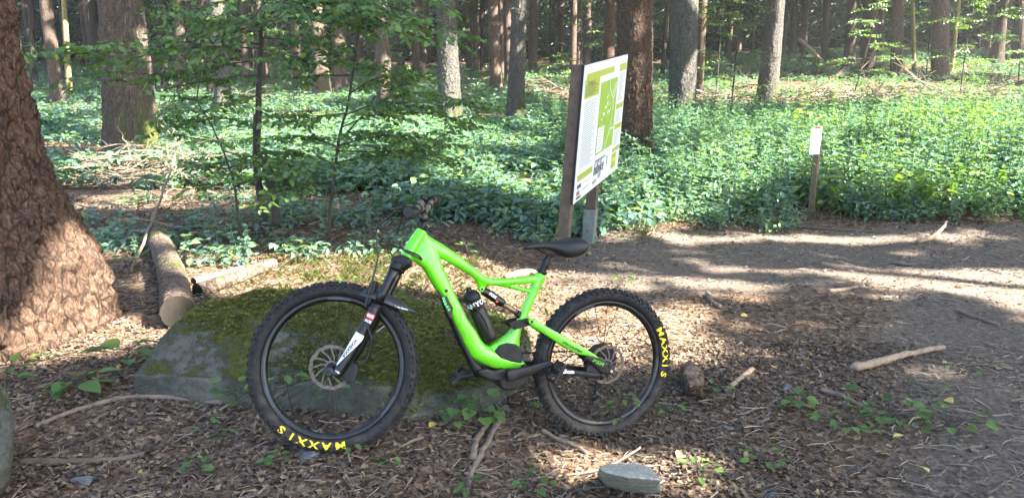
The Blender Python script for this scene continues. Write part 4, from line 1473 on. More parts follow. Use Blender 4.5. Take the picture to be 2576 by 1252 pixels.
# mudguard
mb = MB()
gl = [(1452, 1128, .050, .030), (1500, 1140, .058, .030), (1540, 1160, .060, .026), (1585, 1192, .050, .018), (1640, 1226, .012, .003)]
V, Fc = [], []
for x_, y_, hw, dp in gl:
    u, v = KP.px(x_, y_, 0)
    for j in range(9):
        a = (j / 4 - 1)
        V.append(KP.pt(u - dp * a * a * .35, v - dp * 1.6 * a * a, hw * a))
for i in range(len(gl) - 1):
    for j in range(8):
        a = i * 9 + j
        Fc.append((a, a + 1, a + 10, a + 9))
mg = mb.add(V, Fc).build('mudguard', M['guard'], bike, True)
so = mg.modifiers.new('s', 'SOLIDIFY')
so.thickness = .0018
Tx('lettering', 'All-mt design', .010, KP, (1545, 1202), (1606, 1219), .046, 'white', bike, .0002, 0)

# ---- cockpit
ne, fe = Vector(KP.px(1608.6, 836, .385)), Vector(KP.px(1722, 788, -.385))
E = (ne + fe) / 2
cl = Vector((E.x - .004, E.y - .022))
bar = sub('handlebar', bike)
bp = smoothpath([KP.pt(fe.x, fe.y, -.385), KP.pt(*(fe * .75 + cl * .25), -.24), KP.pt(*(E * .5 + cl * .5), -.11), KP.pt(*cl, -.045), KP.pt(*cl, .045), KP.pt(*(E * .5 + cl * .5), .11), KP.pt(*(ne * .75 + cl * .25), .24), KP.pt(ne.x, ne.y, .385)], 6)
mb = MB()
mb.tube(bp, [.0135 + .003 * (1 - min(1, abs(i / (len(bp) - 1) - .5) * 6)) for i in range(len(bp))], 14)
mb.build('bar', M['tan'], bar, True)


def on_bar(w):
    ws = [(KP.w.dot(p - KP.o)) for p in bp]
    for i in range(len(bp) - 1):
        if (ws[i] - w) * (ws[i + 1] - w) <= 0:
            k = (w - ws[i]) / (ws[i + 1] - ws[i])
            return bp[i].lerp(bp[i + 1], k)
    return bp[0] if w < 0 else bp[-1]


for s in (1, -1):
    mb = MB()
    w0 = .27
    pts = [on_bar(s * (w0 + .115 * k / 13)) for k in range(14)]
    mb.tube(pts, [.0205 if k in (0, 13) else (.0185 if k % 2 else .0177) for k in range(14)], 14)
    mb.build('grip', M['rubber'], bar, True)
    axd = (pts[-1] - pts[-2]).normalized()
    MB().tube([pts[-1], pts[-1] + axd * .005], [.0205, .0185], 16).build('grip_end', M['black'], bar, False)
    c = on_bar(s * .215)
    fwd = -KP.u
    dn = -KP.v
    mb = MB()
    mb.tube([c - KP.w * .012, c + KP.w * .014], .022, 14)
    mb.tube([c + fwd * .014, c + fwd * .030 + dn * .004 + KP.w * .0 * s, c + fwd * .040 + dn * .008 - KP.w * .05 * s], [.014, .016, .011], 8)
    mb.build('brake_clamp', M['black'], bar, True)
    mb = MB()
    mb.tube(smoothpath([c + fwd * .038 + dn * .008, c + fwd * .052 + dn * .018 + KP.w * .03 * s, c + fwd * .060 + dn * .034 + KP.w * .075 * s, c + fwd * .070 + dn * .050 + KP.w * .105 * s], 5), [.0075] * 15 + [.009], 8)
    mb.build('brake_lever', M['black'], bar, True)
    c2 = on_bar(s * .165)
    mb = MB()
    mb.tube([c2 - KP.w * .008, c2 + KP.w * .008], .0175, 12)
    mb.tube([c2 + dn * .014, c2 + dn * .030 - KP.u * .012, c2 + dn * .034 - KP.u * .024 + KP.w * .03 * s, c2 + dn * .036 - KP.u * .002 + KP.w * .055 * s], [.012, .016, .013, .010], 8)
    mb.build('shifter', M['black'], bar, True)
# display / remote clamp near the stem
stt = KP.px(1664, 890)
stc = Vector(cl)
mb = MB()
mb.tube([KP.pt(*KP.px(1658, 915)), KP.pt(stt[0], stt[1]), KP.pt(stt[0] + .004, stt[1] + .036)], [.0195, .0205, .020], 18)
mb.build('spacers', M['black'], bar, True)
mb = MB()
mid = KP.pt(stt[0] + .003, stt[1] + .018)
mb.tube([mid, mid.lerp(KP.pt(*stc), .5), KP.pt(*stc)], [.022, .020, .021], 14)
mb.tube([KP.pt(stc.x, stc.y, -.024), KP.pt(stc.x, stc.y, .024)], .0215, 18)
mb.build('stem', M['gloss_black'], bar, True)
mb = MB()
for w_ in (-.015, .015):
    mb.tube([KP.pt(stt[0] + .016, stt[1] + .012, w_), KP.pt(stt[0] + .024, stt[1] + .012, w_)], .0038, 8)
mb.build('stem_bolt', M['steel'], bar)
# hoses
lv, rv = on_bar(.205), on_bar(-.205)
hoses = [
    [lv - KP.u * .05, KP.P(1500, 880, .12), KP.P(1482, 905, .10), KP.P(1484, 960, .09), KP.P(1487, 1020, .09), KP.P(1470, 1090, .09), KP.P(1453, 1150, .09), KP.P(1436, 1210, .092)],
    [rv - KP.u * .05, KP.P(1560, 892, .0), KP.P(1490, 897, .02), KP.P(1464, 914, .04), KP.P(1478, 938, .05), KP.P(1540, 962, .05), KP.P(1590, 982, .045), FP.P(1640, 1000, .042), FP.P(1662, 1020, .036)],
    [lv - KP.u * .04, KP.P(1570, 900, .06), KP.P(1556, 925, .06), KP.P(1568, 955, .055), KP.P(1595, 988, .05), FP.P(1635, 1007, .042), FP.P(1660, 1024, .036)],
    [KP.P(1440, 1270, LW + .024), KP.P(1462, 1330, LW + .02), KP.P(1455, 1390, LW), KP.P(1430, 1430, LW), KP.P(1405, 1450, .05)],
    [FP.P(2300, 1400, .05), FP.P(2260, 1395, .06), FP.P(2220, 1420, .06), FP.P(2190, 1440, .05), FP.P(2130, 1446, .05)],
]
for h_ in hoses:
    MB().tube(smoothpath(h_, 7), .0034, 6).build('hose', M['wire'], bike, True)

# ---- bottle in the cage
bt = thing('water_bottle', 'dark smoked water bottle in the frame triangle of the bicycle', 'bottle', FP.P(1930, 1335))
ax0, ax1 = Vector(FP.px(1845, 1140)), Vector(FP.px(1934, 1340))
bd = (ax1 - ax0).normalized()
be = Vector((bd.y, -bd.x)) * -1
bl = (ax1 - ax0).length


def on_bottle(s, q, r):
    p = ax0 + bd * s + be * (r * math.sin(q))
    return FP.pt(p.x, p.y, r * math.cos(q))


def lathe(name, prof, mat):
    mb = MB()
    mb.rings([[on_bottle(s, 2 * math.pi * k / 28, r) for k in range(28)] for s, r in prof])
    return mb.build(name, M[mat], bt, True, normals=True)


lathe('bottle_body', [(.045, .030), (.052, .0365), (.080, .037), (.088, .0335), (.100, .033), (.108, .0362), (bl - .025, .0365), (bl - .006, .034), (bl, .027)], 'bottle')
lathe('bottle_cap', [(.006, .012), (.010, .022), (.020, .031), (.030, .0365), (.046, .0372), (.050, .035)], 'black')
lathe('spout', [(-.008, .009), (-.004, .012), (.004, .013), (.008, .016)], 'black')
for i, ch in enumerate('CANYON'):
    q = .62 * (i - 3) + .05
    me = text_mesh(ch, .030, .0010)
    map_text('lettering', me, lambda x, y, z: on_bottle(.0665 - y + .010 * math.sin(q) * 0, q + x / .038, .0382), bt, M['white'])

# ---------------------------------------------------------------- stones
def rock(name, label, pts, voxel, amp, freq, mat, seed, group=None, sm=4):
    bm = bmesh.new()
    for p in pts:
        bm.verts.new(p)
    r = bmesh.ops.convex_hull(bm, input=bm.verts)
    bmesh.ops.delete(bm, geom=[v for v in bm.verts if not v.link_faces], context='VERTS')
    me = bpy.data.meshes.new(name)
    bm.to_mesh(me)
    bm.free()
    c = Vector(np.mean([tuple(p) for p in pts], 0))
    base = Vector((c.x, c.y, min(p[2] for p in pts)))
    for v in me.vertices:
        v.co -= base
    o = bpy.data.objects.new(name, me)
    COL.objects.link(o)
    m_ = o.modifiers.new('r', 'REMESH')
    m_.mode = 'VOXEL'
    m_.voxel_size = voxel
    m2 = o.modifiers.new('s', 'SMOOTH')
    m2.iterations = sm
    dg = bpy.context.evaluated_depsgraph_get()
    me2 = bpy.data.meshes.new_from_object(o.evaluated_get(dg))
    o.modifiers.clear()
    o.data = me2
    n = len(me2.vertices)
    co = np.zeros(n * 3)
    no = np.zeros(n * 3)
    me2.vertices.foreach_get('co', co)
    me2.vertex_normals.foreach_get('vector', no)
    co, no = co.reshape(-1, 3), no.reshape(-1, 3)
    d = (fbm(co * freq, seed, 4) - .5) * 2 + 0.55 * (np.abs(fbm(co * freq * 1.7 + 9, seed + 3, 3) - .5) * -4 + .4)
    st = np.floor(fbm(co * freq * 0.7 + 4, seed + 8, 2) * 6) / 6 - .5
    co = co + no * ((d + st * 0.9) * amp)[:, None]
    if sm > 4:
        co = co + no * ((fbm(co * 1.9 + 2.2, seed + 20, 2) - .5) * 0.17)[:, None]
    me2.vertices.foreach_set('co', co.ravel())
    me2.polygons.foreach_set('use_smooth', [True] * len(me2.polygons))
    me2.materials.clear()
    me2.materials.append(mat)
    me2.update()
    o.location = base
    return tag(o, label, 'rock' if name != 'pebble' else 'stone', group)


def below(p, dz):
    return Vector((p.x, p.y, p.z - dz))


bp_ = [below(G(x_, y_), .15) for x_, y_ in ((330, 978), (345, 994), (420, 1002), (476, 997), (519, 1015), (640, 1032), (800, 1044), (944, 1060), (1078, 1072), (1186, 1068), (1255, 1036), (1308, 985))]
bp_ += [at(*q) for q in ((322, 943, 3.68), (346, 921, 3.74), (480, 945, 3.62), (620, 955, 3.57), (800, 965, 3.53), (1000, 975, 3.52), (1180, 960, 3.58), (1310, 930, 3.80))]
rg = [at(*q) for q in ((390, 878, 3.80), (449, 829, 3.88), (474, 791, 3.95), (519, 784, 3.98), (595, 748, 4.05), (651, 722, 4.1), (703, 722, 4.15), (850, 742, 4.2), (1043, 776, 4.2), (1200, 812, 4.15), (1310, 835, 4.1), (1337, 877, 4.05))]
bp_ += rg + [Vector((p.x, p.y + .42, p.z - .10)) for p in rg] + [Vector((p.x, p.y + .55, -.35)) for p in rg]
big_rock = rock('boulder', 'big mossy grey boulder that the green bicycle leans against', bp_, .014, .040, 2.6, M['rock'], 3, sm=12)
q_ = [below(G(x_, y_), .1) for x_, y_ in ((-130, 1300), (-40, 1268), (20, 1190))] + [at(*q) for q in ((-120, 1010, 2.75), (0, 962, 2.85), (25, 990, 2.85), (40, 1050, 2.8), (28, 1165, 2.72), (-150, 1150, 2.6))]
q_ += [Vector((p.x - .40, p.y + .30, p.z - .05)) for p in q_]
rock('boulder', 'grey mossy rock cut off by the lower left edge', q_, .018, .014, 4.0, M['rock'], 9)
g_ = [G(x_, y_) for x_, y_ in ((1502, 1180), (1530, 1205), (1580, 1218), (1640, 1222), (1668, 1212), (1652, 1185))]
q_ = [below(p, .06) for p in g_] + [at(*q) for q in ((1503, 1174, 2.93), (1540, 1164, 3.0), (1600, 1160, 3.04), (1640, 1175, 2.97), (1664, 1206, 2.86), (1580, 1200, 2.84), (1520, 1188, 2.88))]
rock('flat_stone', 'flat pale grey stone lying on the leaves below the rear wheel', q_, .007, .004, 9.0, M['rock2'], 4)
g_ = [G(x_, y_) for x_, y_ in ((1708, 930), (1725, 985), (1765, 985), (1772, 935))]
q_ = [below(p, .05) for p in g_] + [at(*q) for q in ((1712, 915, 3.95), (1735, 903, 4.0), (1765, 925, 3.95), (1768, 965, 3.85), (1735, 975, 3.8))]
rock('wood_stump', 'short mossy chunk of rotten wood right of the rear wheel', q_, .007, .010, 9.0, M['log'], 6)['category'] = 'stump'
for i, (x_, y_, s_, lb) in enumerate(((212, 1212, .035, 'small blue-grey pebble near the lower left rock'), (1988, 980, .03, 'small dark pebble left of the pale stick'), (790, 1156, .04, 'round grey pebble below the front wheel'), (2260, 668, .05, 'small brown stone on the far trail at right'), (1822, 1082, .022, 'small blue-grey pebble right of the rear wheel'),
                                         (2305, 1075, .025, 'grey pebble beside the trailing vine'), (1940, 1250, .03, 'grey pebble at the bottom edge'), (2020, 890, .03, 'round stone lump on the litter behind the rear wheel'))):
    c = G(x_, y_)
    r_ = np.random.default_rng(i)
    rock('pebble', lb, [c + Vector((*(r_.normal(size=2) * s_ * .8), r_.uniform(-.4, .8) * s_)) for _ in range(14)], .006, .002, 14, M['pebble'], i)


# ---------------------------------------------------------------- logs and sticks
def log(name, label, p0, p1, r0, r1, mat, bend=0.0, seed=1):
    t = thing(name, label, 'log', p0)
    p0, p1 = Vector(p0), Vector(p1)
    ax = p1 - p0
    L_ = ax.length
    ax.normalize()
    a = ax.cross(Vector((0, 0, 1))).normalized()
    b_ = a.cross(ax)
    m_ = int(L_ / .035)
    R = []
    n = 30
    for i in range(m_ + 1):
        k = i / m_
        r = r0 + (r1 - r0) * k
        c = p0 + ax * L_ * k + a * bend * math.sin(math.pi * k)
        P = np.array([[math.cos(q) * 2, math.sin(q) * 2, k * L_ * 3] for q in np.linspace(0, 2 * math.pi, n, endpoint=False)])
        d = (fbm(P + seed * 7, seed, 3) - .5) * .16
        d2 = (vnoise(P * np.array([1.2, 1.2, 2.5]) + 31, seed) > .66) * -.035
        R.append([c + (a * math.cos(q) + b_ * math.sin(q)) * r * (1 + d[j] + d2[j]) for j, q in enumerate(np.linspace(0, 2 * math.pi, n, endpoint=False))])
    MB().rings(R, cap=False).build('bark', mat, t, True)
    for k in (0, -1):
        nrm = -ax if k == 0 else ax
        MB().rings([[p - nrm * .004 for p in R[k]], [p + nrm * .001 for p in [R[k][0].lerp(sum(R[k], Vector()) / n, 0)] + R[k][1:]]], cap=True).build('cut_end', M['cut'], t)
    return t


e0, e1 = at(446, 768, 4.72), at(392, 590, 6.9)
e1.z = gz1(e1.x, e1.y) + .10
e0.z = gz1(e0.x, e0.y) + .105
log('fallen_log', 'thick weathered log with sawn end pointing at the viewer beside the boulder', e0, e1, .104, .088, M['log'], .03, 2)
e0, e1 = G(498, 748), G(690, 678)
e0.z += .045
e1.z += .045
log('fallen_log', 'short pale barkless log slanting behind the boulder', e0, e1, .052, .043, M['log'], .01, 5)
e0, e1 = G(488, 715), G(612, 682)
e0.z += .02
e1.z += .02
log('fallen_log', 'thin log lying just behind the short pale log', e0, e1, .030, .022, M['dead'], .01, 7)
e0, e1 = G(1235, 545), G(1420, 585)
e0.z += .07
e1.z += .05
log('fallen_log', 'mossy grey log half hidden in undergrowth left of the map board', e0, e1, .06, .05, M['bark_grey'], .02, 8)


def stick(label, pts, r0, r1, mat='dead', lift=None, name='stick', group=None):
    P = []
    for q in pts:
        p = G(q[0], q[1])
        p.z += (q[2] if len(q) > 2 else 0) + max(r0, r1) * .6
        P.append(p)
    P = smoothpath(P, 6)
    rr = np.linspace(r0, r1, len(P))
    jit = [Vector((random.uniform(-1, 1), random.uniform(-1, 1), random.uniform(-.3, .6))) * r0 * .35 for _ in P]
    rr = [r * random.uniform(.88, 1.14) for r in rr]
    o = MB().tube([p + j for p, j in zip(P, jit)], rr, 9).build(name, M[mat], None, True)
    return tag(o, label, 'stick', group)


stick('thick pale barkless stick on the trail with a splintered end', [(2145, 934), (2215, 918), (2290, 895), (2372, 882)], .027, .016, 'pale_wood')
stick('brown stick lying below the thick pale stick', [(2065, 985), (2120, 1005), (2180, 1034)], .016, .010, 'dead')
stick('short curved stick behind the rear wheel top', [(1778, 742), (1790, 762), (1812, 777)], .020, .016, 'dead')
stick('pale stick lying across the far trail', [(2068, 668), (2110, 677), (2172, 684)], .020, .016, 'pale_wood')
stick('pale stick in the litter in front of the far trail', [(2085, 735), (2130, 732), (2172, 722)], .016, .014, 'pale_wood')
stick('thin dark stick near the right edge of the trail', [(2405, 783), (2450, 800), (2510, 820)], .016, .012, 'dead')
stick('small pale stick below the short curved one', [(1838, 978), (1862, 958), (1892, 938)], .014, .016, 'pale_wood')
stick('dark stick lying along the edge of the nettles', [(1960, 570), (2060, 578), (2130, 583), (2230, 588)], .018, .014, 'dead_dark')
stick('long curved branch lying in front of the boulder', [(90, 1080), (180, 1045), (300, 1010), (420, 1008), (560, 1022)], .010, .016, 'dead')
stick('straight grey branch lying beside the lower left rock', [(52, 1170), (150, 1172), (250, 1168), (365, 1155)], .017, .011, 'dead_dark')
stick('long thin branch sloping down from the boulder to the bottom edge', [(1262, 1045), (1240, 1090), (1210, 1150), (1180, 1215), (1170, 1260)], .014, .010, 'dead')
stick('second branch crossing beside the boulder foot', [(1275, 1030), (1220, 1085), (1195, 1125), (1188, 1160)], .010, .016, 'dead')
stick('sunlit forked twig under the rear wheel', [(1362, 1098, .02), (1400, 1108), (1440, 1128), (1478, 1150)], .010, .012, 'dead')
stick('sunlit reddish twig left of the forked twig', [(1230, 1118), (1300, 1112), (1362, 1098)], .005, .007, 'dead')
stick('thin twig leaning over the flat stone', [(1260, 1215), (1420, 1205), (1520, 1200, .03), (1610, 1176, .08)], .006, .004, 'dead')
stick('dark twig along the bottom edge below the flat stone', [(1430, 1240), (1540, 1228), (1680, 1222), (1810, 1222)], .006, .006, 'dead_dark')
stick('twig in the lower right corner', [(2480, 1248), (2530, 1215), (2570, 1188)], .007, .005, 'dead_dark')
stick('curved pale root on the sunlit far trail', [(2310, 618, .02), (2345, 606, .03), (2370, 592, .06), (2376, 584, .1)], .022, .012, 'pale_wood')
stick('pale branch piece behind the top tube', [(1270, 705), (1320, 690), (1365, 695)], .03, .02, 'pale_wood')
stick('reddish thin branch rising over the litter behind the boulder', [(583, 548, .12), (640, 562, .10), (690, 580, .04), (725, 588)], .006, .006, 'dead')
stick('thin branch leaning over the sawn log', [(330, 690), (400, 600, .25), (450, 520, .55), (470, 470, .9)], .014, .008, 'dead')
stick('dark rotten branch between the log and the leaning branch', [(290, 650), (350, 600, .1), (430, 560, .15)], .012, .010, 'dead_dark')


def brush_pile(label, px, py, w, d, h, n, seed, mat=('dead', 'dead_dark', 'pale_wood'), lmax=1.3, r=.009):
    c = G(px, py)
    t = thing('brush_pile', label, 'brush pile', c)
    rr = random.Random(seed)
    for i in range(n):
        L_ = rr.uniform(.35, 1) * lmax
        a = rr.gauss(0, .75) + (math.pi if rr.random() < .5 else 0)
        p = c + Vector((rr.gauss(0, .42) * w, rr.gauss(0, .42) * d, 0))
        p.z = gz1(p.x, p.y) + abs(rr.gauss(0, .5)) * h
        dr = Vector((math.cos(a), math.sin(a), rr.gauss(.05, .22))).normalized()
        pts = [p]
        for k in range(4):
            dr = (dr + Vector((rr.uniform(-.3, .3), rr.uniform(-.3, .3), rr.uniform(-.2, .12)))).normalized()
            pts.append(pts[-1] + dr * L_ / 4)
        mb = MB()
        r0 = r * rr.uniform(.5, 1.5)
        mb.tube(pts, [r0, r0 * .9, r0 * .75, r0 * .55, r0 * .3], 5)
        for k in (1, 2, 3, 3):
            d2 = (dr + Vector((rr.uniform(-1, 1), rr.uniform(-1, 1), rr.uniform(-.4, .7)))).normalized()
            mb.tube([pts[k], pts[k] + d2 * L_ * .15, pts[k] + d2 * L_ * .26 + Vector((0, 0, -.02))], [r0 * .5, r0 * .4, r0 * .2], 4)
        mb.build('branch', M[mat[i % len(mat)]], t)
    return t


brush_pile('sunlit heap of dry branches at the foot of the ridged trunk', 330, 455, 1.4, .9, .45, 60, 1)
brush_pile('tangle of dry twigs over the far end of the sawn log', 440, 520, .55, .5, .55, 26, 2, lmax=1.0, r=.007)
brush_pile('scatter of dry branches left of the slim saplings', 230, 400, 1.0, 1.2, .22, 26, 3)
brush_pile('low scatter of dead branches on litter under the saplings', 560, 590, 1.4, .5, .10, 26, 4, lmax=1.0, r=.007)
brush_pile('reddish heap of dry branches in the sun left of the map board', 1390, 245, 2.4, 1.6, .45, 44, 5, lmax=2.0, r=.02)
brush_pile('heap of pale branches behind the mossy grey trunk', 1800, 270, 2.6, 1.6, .5, 44, 6, lmax=2.2, r=.022)
brush_pile('long sunlit heap of branches in the clearing right of the leaning grey trunk', 2080, 252, 4.0, 1.6, .5, 60, 7, lmax=2.6, r=.026)
brush_pile('sunlit heap of branches in the clearing near the right edge', 2350, 250, 4.2, 1.8, .5, 60, 8, lmax=2.6, r=.026)
brush_pile('bright heap of branches at the right edge', 2560, 275, 2.5, 1.6, .4, 34, 9, lmax=2.2, r=.024)
brush_pile('small heap of branches in front of the stout pair of trunks', 620, 262, 2.2, 1.2, .3, 24, 10, lmax=1.8, r=.016)
brush_pile('litter of branches behind the thick lichened trunk', 1240, 225, 2.5, 1.5, .35, 28, 11, lmax=2.0, r=.018)
# broken snag and cut stumps in the distance
c = G(1068, 212)
sn = thing('broken_snag', 'pale broken snag with one side limb in the distance', 'stump', c)
MB().tube([c + Vector((0, 0, -.1)), c + Vector((.02, 0, .5)), c + Vector((-.05, 0, 1.15))], [.14, .12, .09], 9).build('stem', M['pale_wood'], sn)
MB().tube([c + Vector((-.03, 0, .95)), c + Vector((.35, 0, 1.12)), c + Vector((.55, 0, 1.08))], [.06, .045, .03], 7).build('limb', M['pale_wood'], sn)
for lb, x_, y_, r_, h_ in (('low sawn tree stump near the right edge', 2498, 198, .36, .28), ('small sawn stump left of the low one', 2415, 212, .22, .3)):
    c = G(x_, y_)
    st = thing('tree_stump', lb, 'stump', c)
    mb = MB()
    mb.rings([[c + Vector((math.cos(q) * r_ * f * (1 + .08 * math.sin(q * 5)), math.sin(q) * r_ * f * (1 + .08 * math.sin(q * 5)), z)) for q in np.linspace(0, 2 * math.pi, 18, endpoint=False)] for f, z in ((1.25, -.1), (1.08, .1), (1, h_))], cap=False)
    mb.build('bark', M['bark_far'], st, True)
    mb = MB()
    mb.rings([[c + Vector((math.cos(q) * r_ * (1 + .08 * math.sin(q * 5)), math.sin(q) * r_ * (1 + .08 * math.sin(q * 5)), z)) for q in np.linspace(0, 2 * math.pi, 18, endpoint=False)] for z in (h_ - .01, h_ + .004)])
    mb.build('cut_top', M['pale_wood'], st)
p0, p1 = G(2066, 158), None
p1 = at_y(2010, 98, p0.y)
tag(MB().tube([p0 + Vector((0, 0, .1)), (p0 + p1) / 2 + Vector((0, 0, .1)), p1], [.17, .14, .10], 8).build('fallen_limb', M['pale_wood']), 'pale fallen limb leaning up in the distance behind the marker post', 'log')
# red paint marks sprayed on the pine behind the board
tb = pine['b']
for x_, y_, w_, h_ in ((1622, 218, 9, 12), (1627, 262, 7, 22), (1612, 226, 6, 5)):
    rr = random.Random(x_)
    V, Fc = [], []
    pc = at_y(x_, y_, tb.y)
    zc = pc.z - tb.z
    R0 = pine['r'] * 1.035
    dx = pc.x - tb.x - pine['ax'][0] * zc
    a0 = math.acos(max(-.99, min(.99, dx / R0)))
    hw, hh = w_ / F * 9 / R0, h_ / F * 9
    n_ = 14
    ct = (math.cos(-a0) * R0 * 1.02, math.sin(-a0) * R0 * 1.02)
    V.append(Vector((tb.x + ct[0] + pine['ax'][0] * zc, tb.y + ct[1], pc.z)))
    for k in range(n_):
        q = 2 * math.pi * k / n_
        s_ = rr.uniform(.45, 1.1)
        a = -a0 + hw * math.cos(q) * s_
        V.append(Vector((tb.x + math.cos(a) * R0 * 1.015 + pine['ax'][0] * zc, tb.y + math.sin(a) * R0 * 1.015, pc.z + hh * math.sin(q) * s_)))
    Fc = [(0, 1 + k, 1 + (k + 1) % n_) for k in range(n_)]
    MB().add(V, Fc).build('paint_mark', M['red_mark'], pine['t'])

# ---------------------------------------------------------------- map board on two posts
BL, BR = at(1442.5, 513.7, 6.75), at(1552.8, 423.7, 8.17)
TL, TR_ = at_y(1472.4, 165.5, BL.y), at_y(1580, 137, BR.y)
e1_ = ((BR - BL) + (TR_ - TL)) / 2
nrm = (BR - BL).cross(TL - BL).normalized()
if nrm.dot(CAM - BL) < 0:
    nrm = -nrm
gb = Vector((BL.x, BL.y, gz1(BL.x, BL.y)))
board = thing('map_board', 'white and green hiking map board on two brown wooden posts', 'information board', gb)


def pp(s, t, off=0.0):
    """s 0..1 across, t 0..1 downwards"""
    a = TL.lerp(TR_, s)
    b_ = BL.lerp(BR, s)
    return a.lerp(b_, t) + nrm * off


def quad(name, s0, t0_, s1, t1_, off, mat, par, th=0.0):
    mb = MB()
    if th:
        V = [pp(s0, t0_, off), pp(s1, t0_, off), pp(s1, t1_, off), pp(s0, t1_, off), pp(s0, t0_, off - th), pp(s1, t0_, off - th), pp(s1, t1_, off - th), pp(s0, t1_, off - th)]
        mb.add(V, [(0, 1, 2, 3), (7, 6, 5, 4), (0, 4, 5, 1), (1, 5, 6, 2), (2, 6, 7, 3), (3, 7, 4, 0)])
    else:
        mb.add([pp(s0, t0_, off), pp(s1, t0_, off), pp(s1, t1_, off), pp(s0, t1_, off)], [(0, 1, 2, 3)])
    return mb.build(name, M[mat], par, normals=False)


pan = quad('panel', 0, 0, 1, 1, 0, 'panel_white', board, .006)
quad('backing', -.004, -.004, 1.004, 1.004, -.0065, 'black', board, .022)
o1, o2, o3 = .0012, .0024, .0036
for a in ((.03, .105, .34, .245), (.05, .065, .66, .115), (.80, .065, .985, .125), (.80, .40, .985, .445), (.80, .575, .985, .62), (.80, .775, .985, .815), (.03, .80, .34, .85)):
    quad('heading_strip', *a, o1, 'panel_olive', pan)
quad('map', .37, .165, .78, .735, o1, 'panel_green', pan)
quad('map_key', .385, .52, .53, .72, o2, 'panel_white', pan)
for k in range(7):
    quad('key_line', .40, .545 + .023 * k, .50, .551 + .023 * k, o3, 'panel_text', pan)
rd = random.Random(2)
for pts in ([(.58, .17), (.60, .24), (.66, .30), (.70, .33), (.71, .42), (.69, .50), (.68, .58), (.62, .66), (.585, .735)], [(.76, .23), (.72, .30), (.70, .33)], [(.66, .30), (.70, .26), (.75, .20)], [(.68, .58), (.77, .585)]):
    for (a, b_), (c_, d_) in zip(pts, pts[1:]):
        P0, P1 = pp(a, b_, o2), pp(c_, d_, o2)
        dv_ = (P1 - P0).normalized().cross(nrm) * .0075
        MB().add([P0 - dv_, P0 + dv_, P1 + dv_, P1 - dv_], [(0, 1, 2, 3)]).build('road', M['panel_white'], pan)
for k in range(16):
    s_, t_ = .43 + .028 * (k % 8) + rd.uniform(0, .02), .36 + .05 * math.sin(k) + rd.uniform(-.03, .05)
    quad('map_mark', s_, t_, s_ + rd.uniform(.012, .035), t_ + rd.uniform(.008, .02), o2, 'panel_white' if k != 6 else 'red', pan)
for k in range(34):
    t_ = .27 + .0145 * k
    quad('text_line', .05, t_, .05 + rd.uniform(.2, .27), t_ + .006, o1, 'panel_text', pan)
for k in range(7):
    quad('text_line', .045, .15 + .012 * k, .045 + rd.uniform(.2, .27), .154 + .012 * k, o2, 'panel_ink', pan)
for t0_, n_ in ((.145, 16), (.46, 7), (.635, 9)):
    for k in range(n_):
        quad('text_line', .815, t0_ + .0145 * k, .815 + rd.uniform(.09, .15), t0_ + .006 + .0145 * k, o1, 'panel_text', pan)
quad('picture', .80, .825, .92, .955, o1, 'panel_green', pan)
quad('picture_band', .81, .865, .91, .90, o2, 'panel_yellow', pan)
for s_, t_, s2, t2 in ((.04, .875, .12, .905), (.04, .925, .10, .955), (.04, .965, .13, .985), (.15, .885, .30, .89), (.15, .93, .32, .935), (.15, .94, .28, .945), (.36, .935, .46, .965), (.48, .90, .55, .945), (.40, .78, .62, .79)):
    quad('imprint', s_, t_, s2, t2, o1, 'panel_text' if s_ > .13 else 'panel_ink', pan)
quad('imprint', .05, .928, .085, .95, o2, 'red', pan)
W_, H_ = e1_.length, (TL - BL).length


def board_text(body, s_, t_, width, mat, off=.002, shear=.2):
    me = text_mesh(body, 1, off, shear)
    xs = [v.co.x for v in me.vertices]
    k_ = width / (max(xs) - min(xs))
    map_text('lettering', me, lambda x, y, z: pp(s_ + x * k_, t_ - y * k_ * W_ / H_, o2), pan, M[mat])


board_text('hibike', .48, .855, .24, 'panel_ink', .02, .3)
board_text('Wir bedanken uns', .50, .79, .24, 'panel_ink', 0, 0)
board_text('Trailregeln', .15, .135, .14, 'panel_ink', 0, 0)
# the little figure mark beside the lettering
mb = MB()
P0 = [(.665, .80), (.68, .83), (.67, .855), (.685, .875)]
for (a, b_), (c_, d_) in zip(P0, P0[1:]):
    u_, v_ = pp(a, b_, o2), pp(c_, d_, o2)
    dv_ = (v_ - u_).normalized().cross(nrm) * .012
    mb.add([u_ - dv_, u_ + dv_, v_ + dv_, v_ - dv_], [(0, 1, 2, 3)])
mb.build('emblem', M['panel_ink'], pan)
et = Vector((e1_.x, e1_.y, 0)).normalized()
en = Vector((nrm.x, nrm.y, 0)).normalized()
for s_, shoe in ((.045, False), (.60, True)):
    top = pp(s_, -.0 if not shoe else .1, -.08)
    lowp = pp(s_, 1.0, -.08)
    d_ = (lowp - top).normalized()
    gzz = gz1(lowp.x, lowp.y)
    foot = lowp + d_ * ((lowp.z - gzz + .25) / -d_.z)
    a, b_ = (top + foot) / 2, foot - top
    mb = MB()
    mb.box(a, et * .10, en * .10, b_)
    mb.build('post', M['post_wood'], board, False, .004)
    if shoe:
        f0 = foot - d_ * 0.25
        c_ = f0 - d_ * .17
        MB().box(c_, et * .112, en * .112, d_ * .34).build('post_shoe', M['galv'], board, False, .002)
        for k in (-.12, .05):
            MB().tube([c_ + d_ * k + en * .07 - et * .0, c_ + d_ * k + en * .076], .012, 8).build('bolt', M['galv'], board)

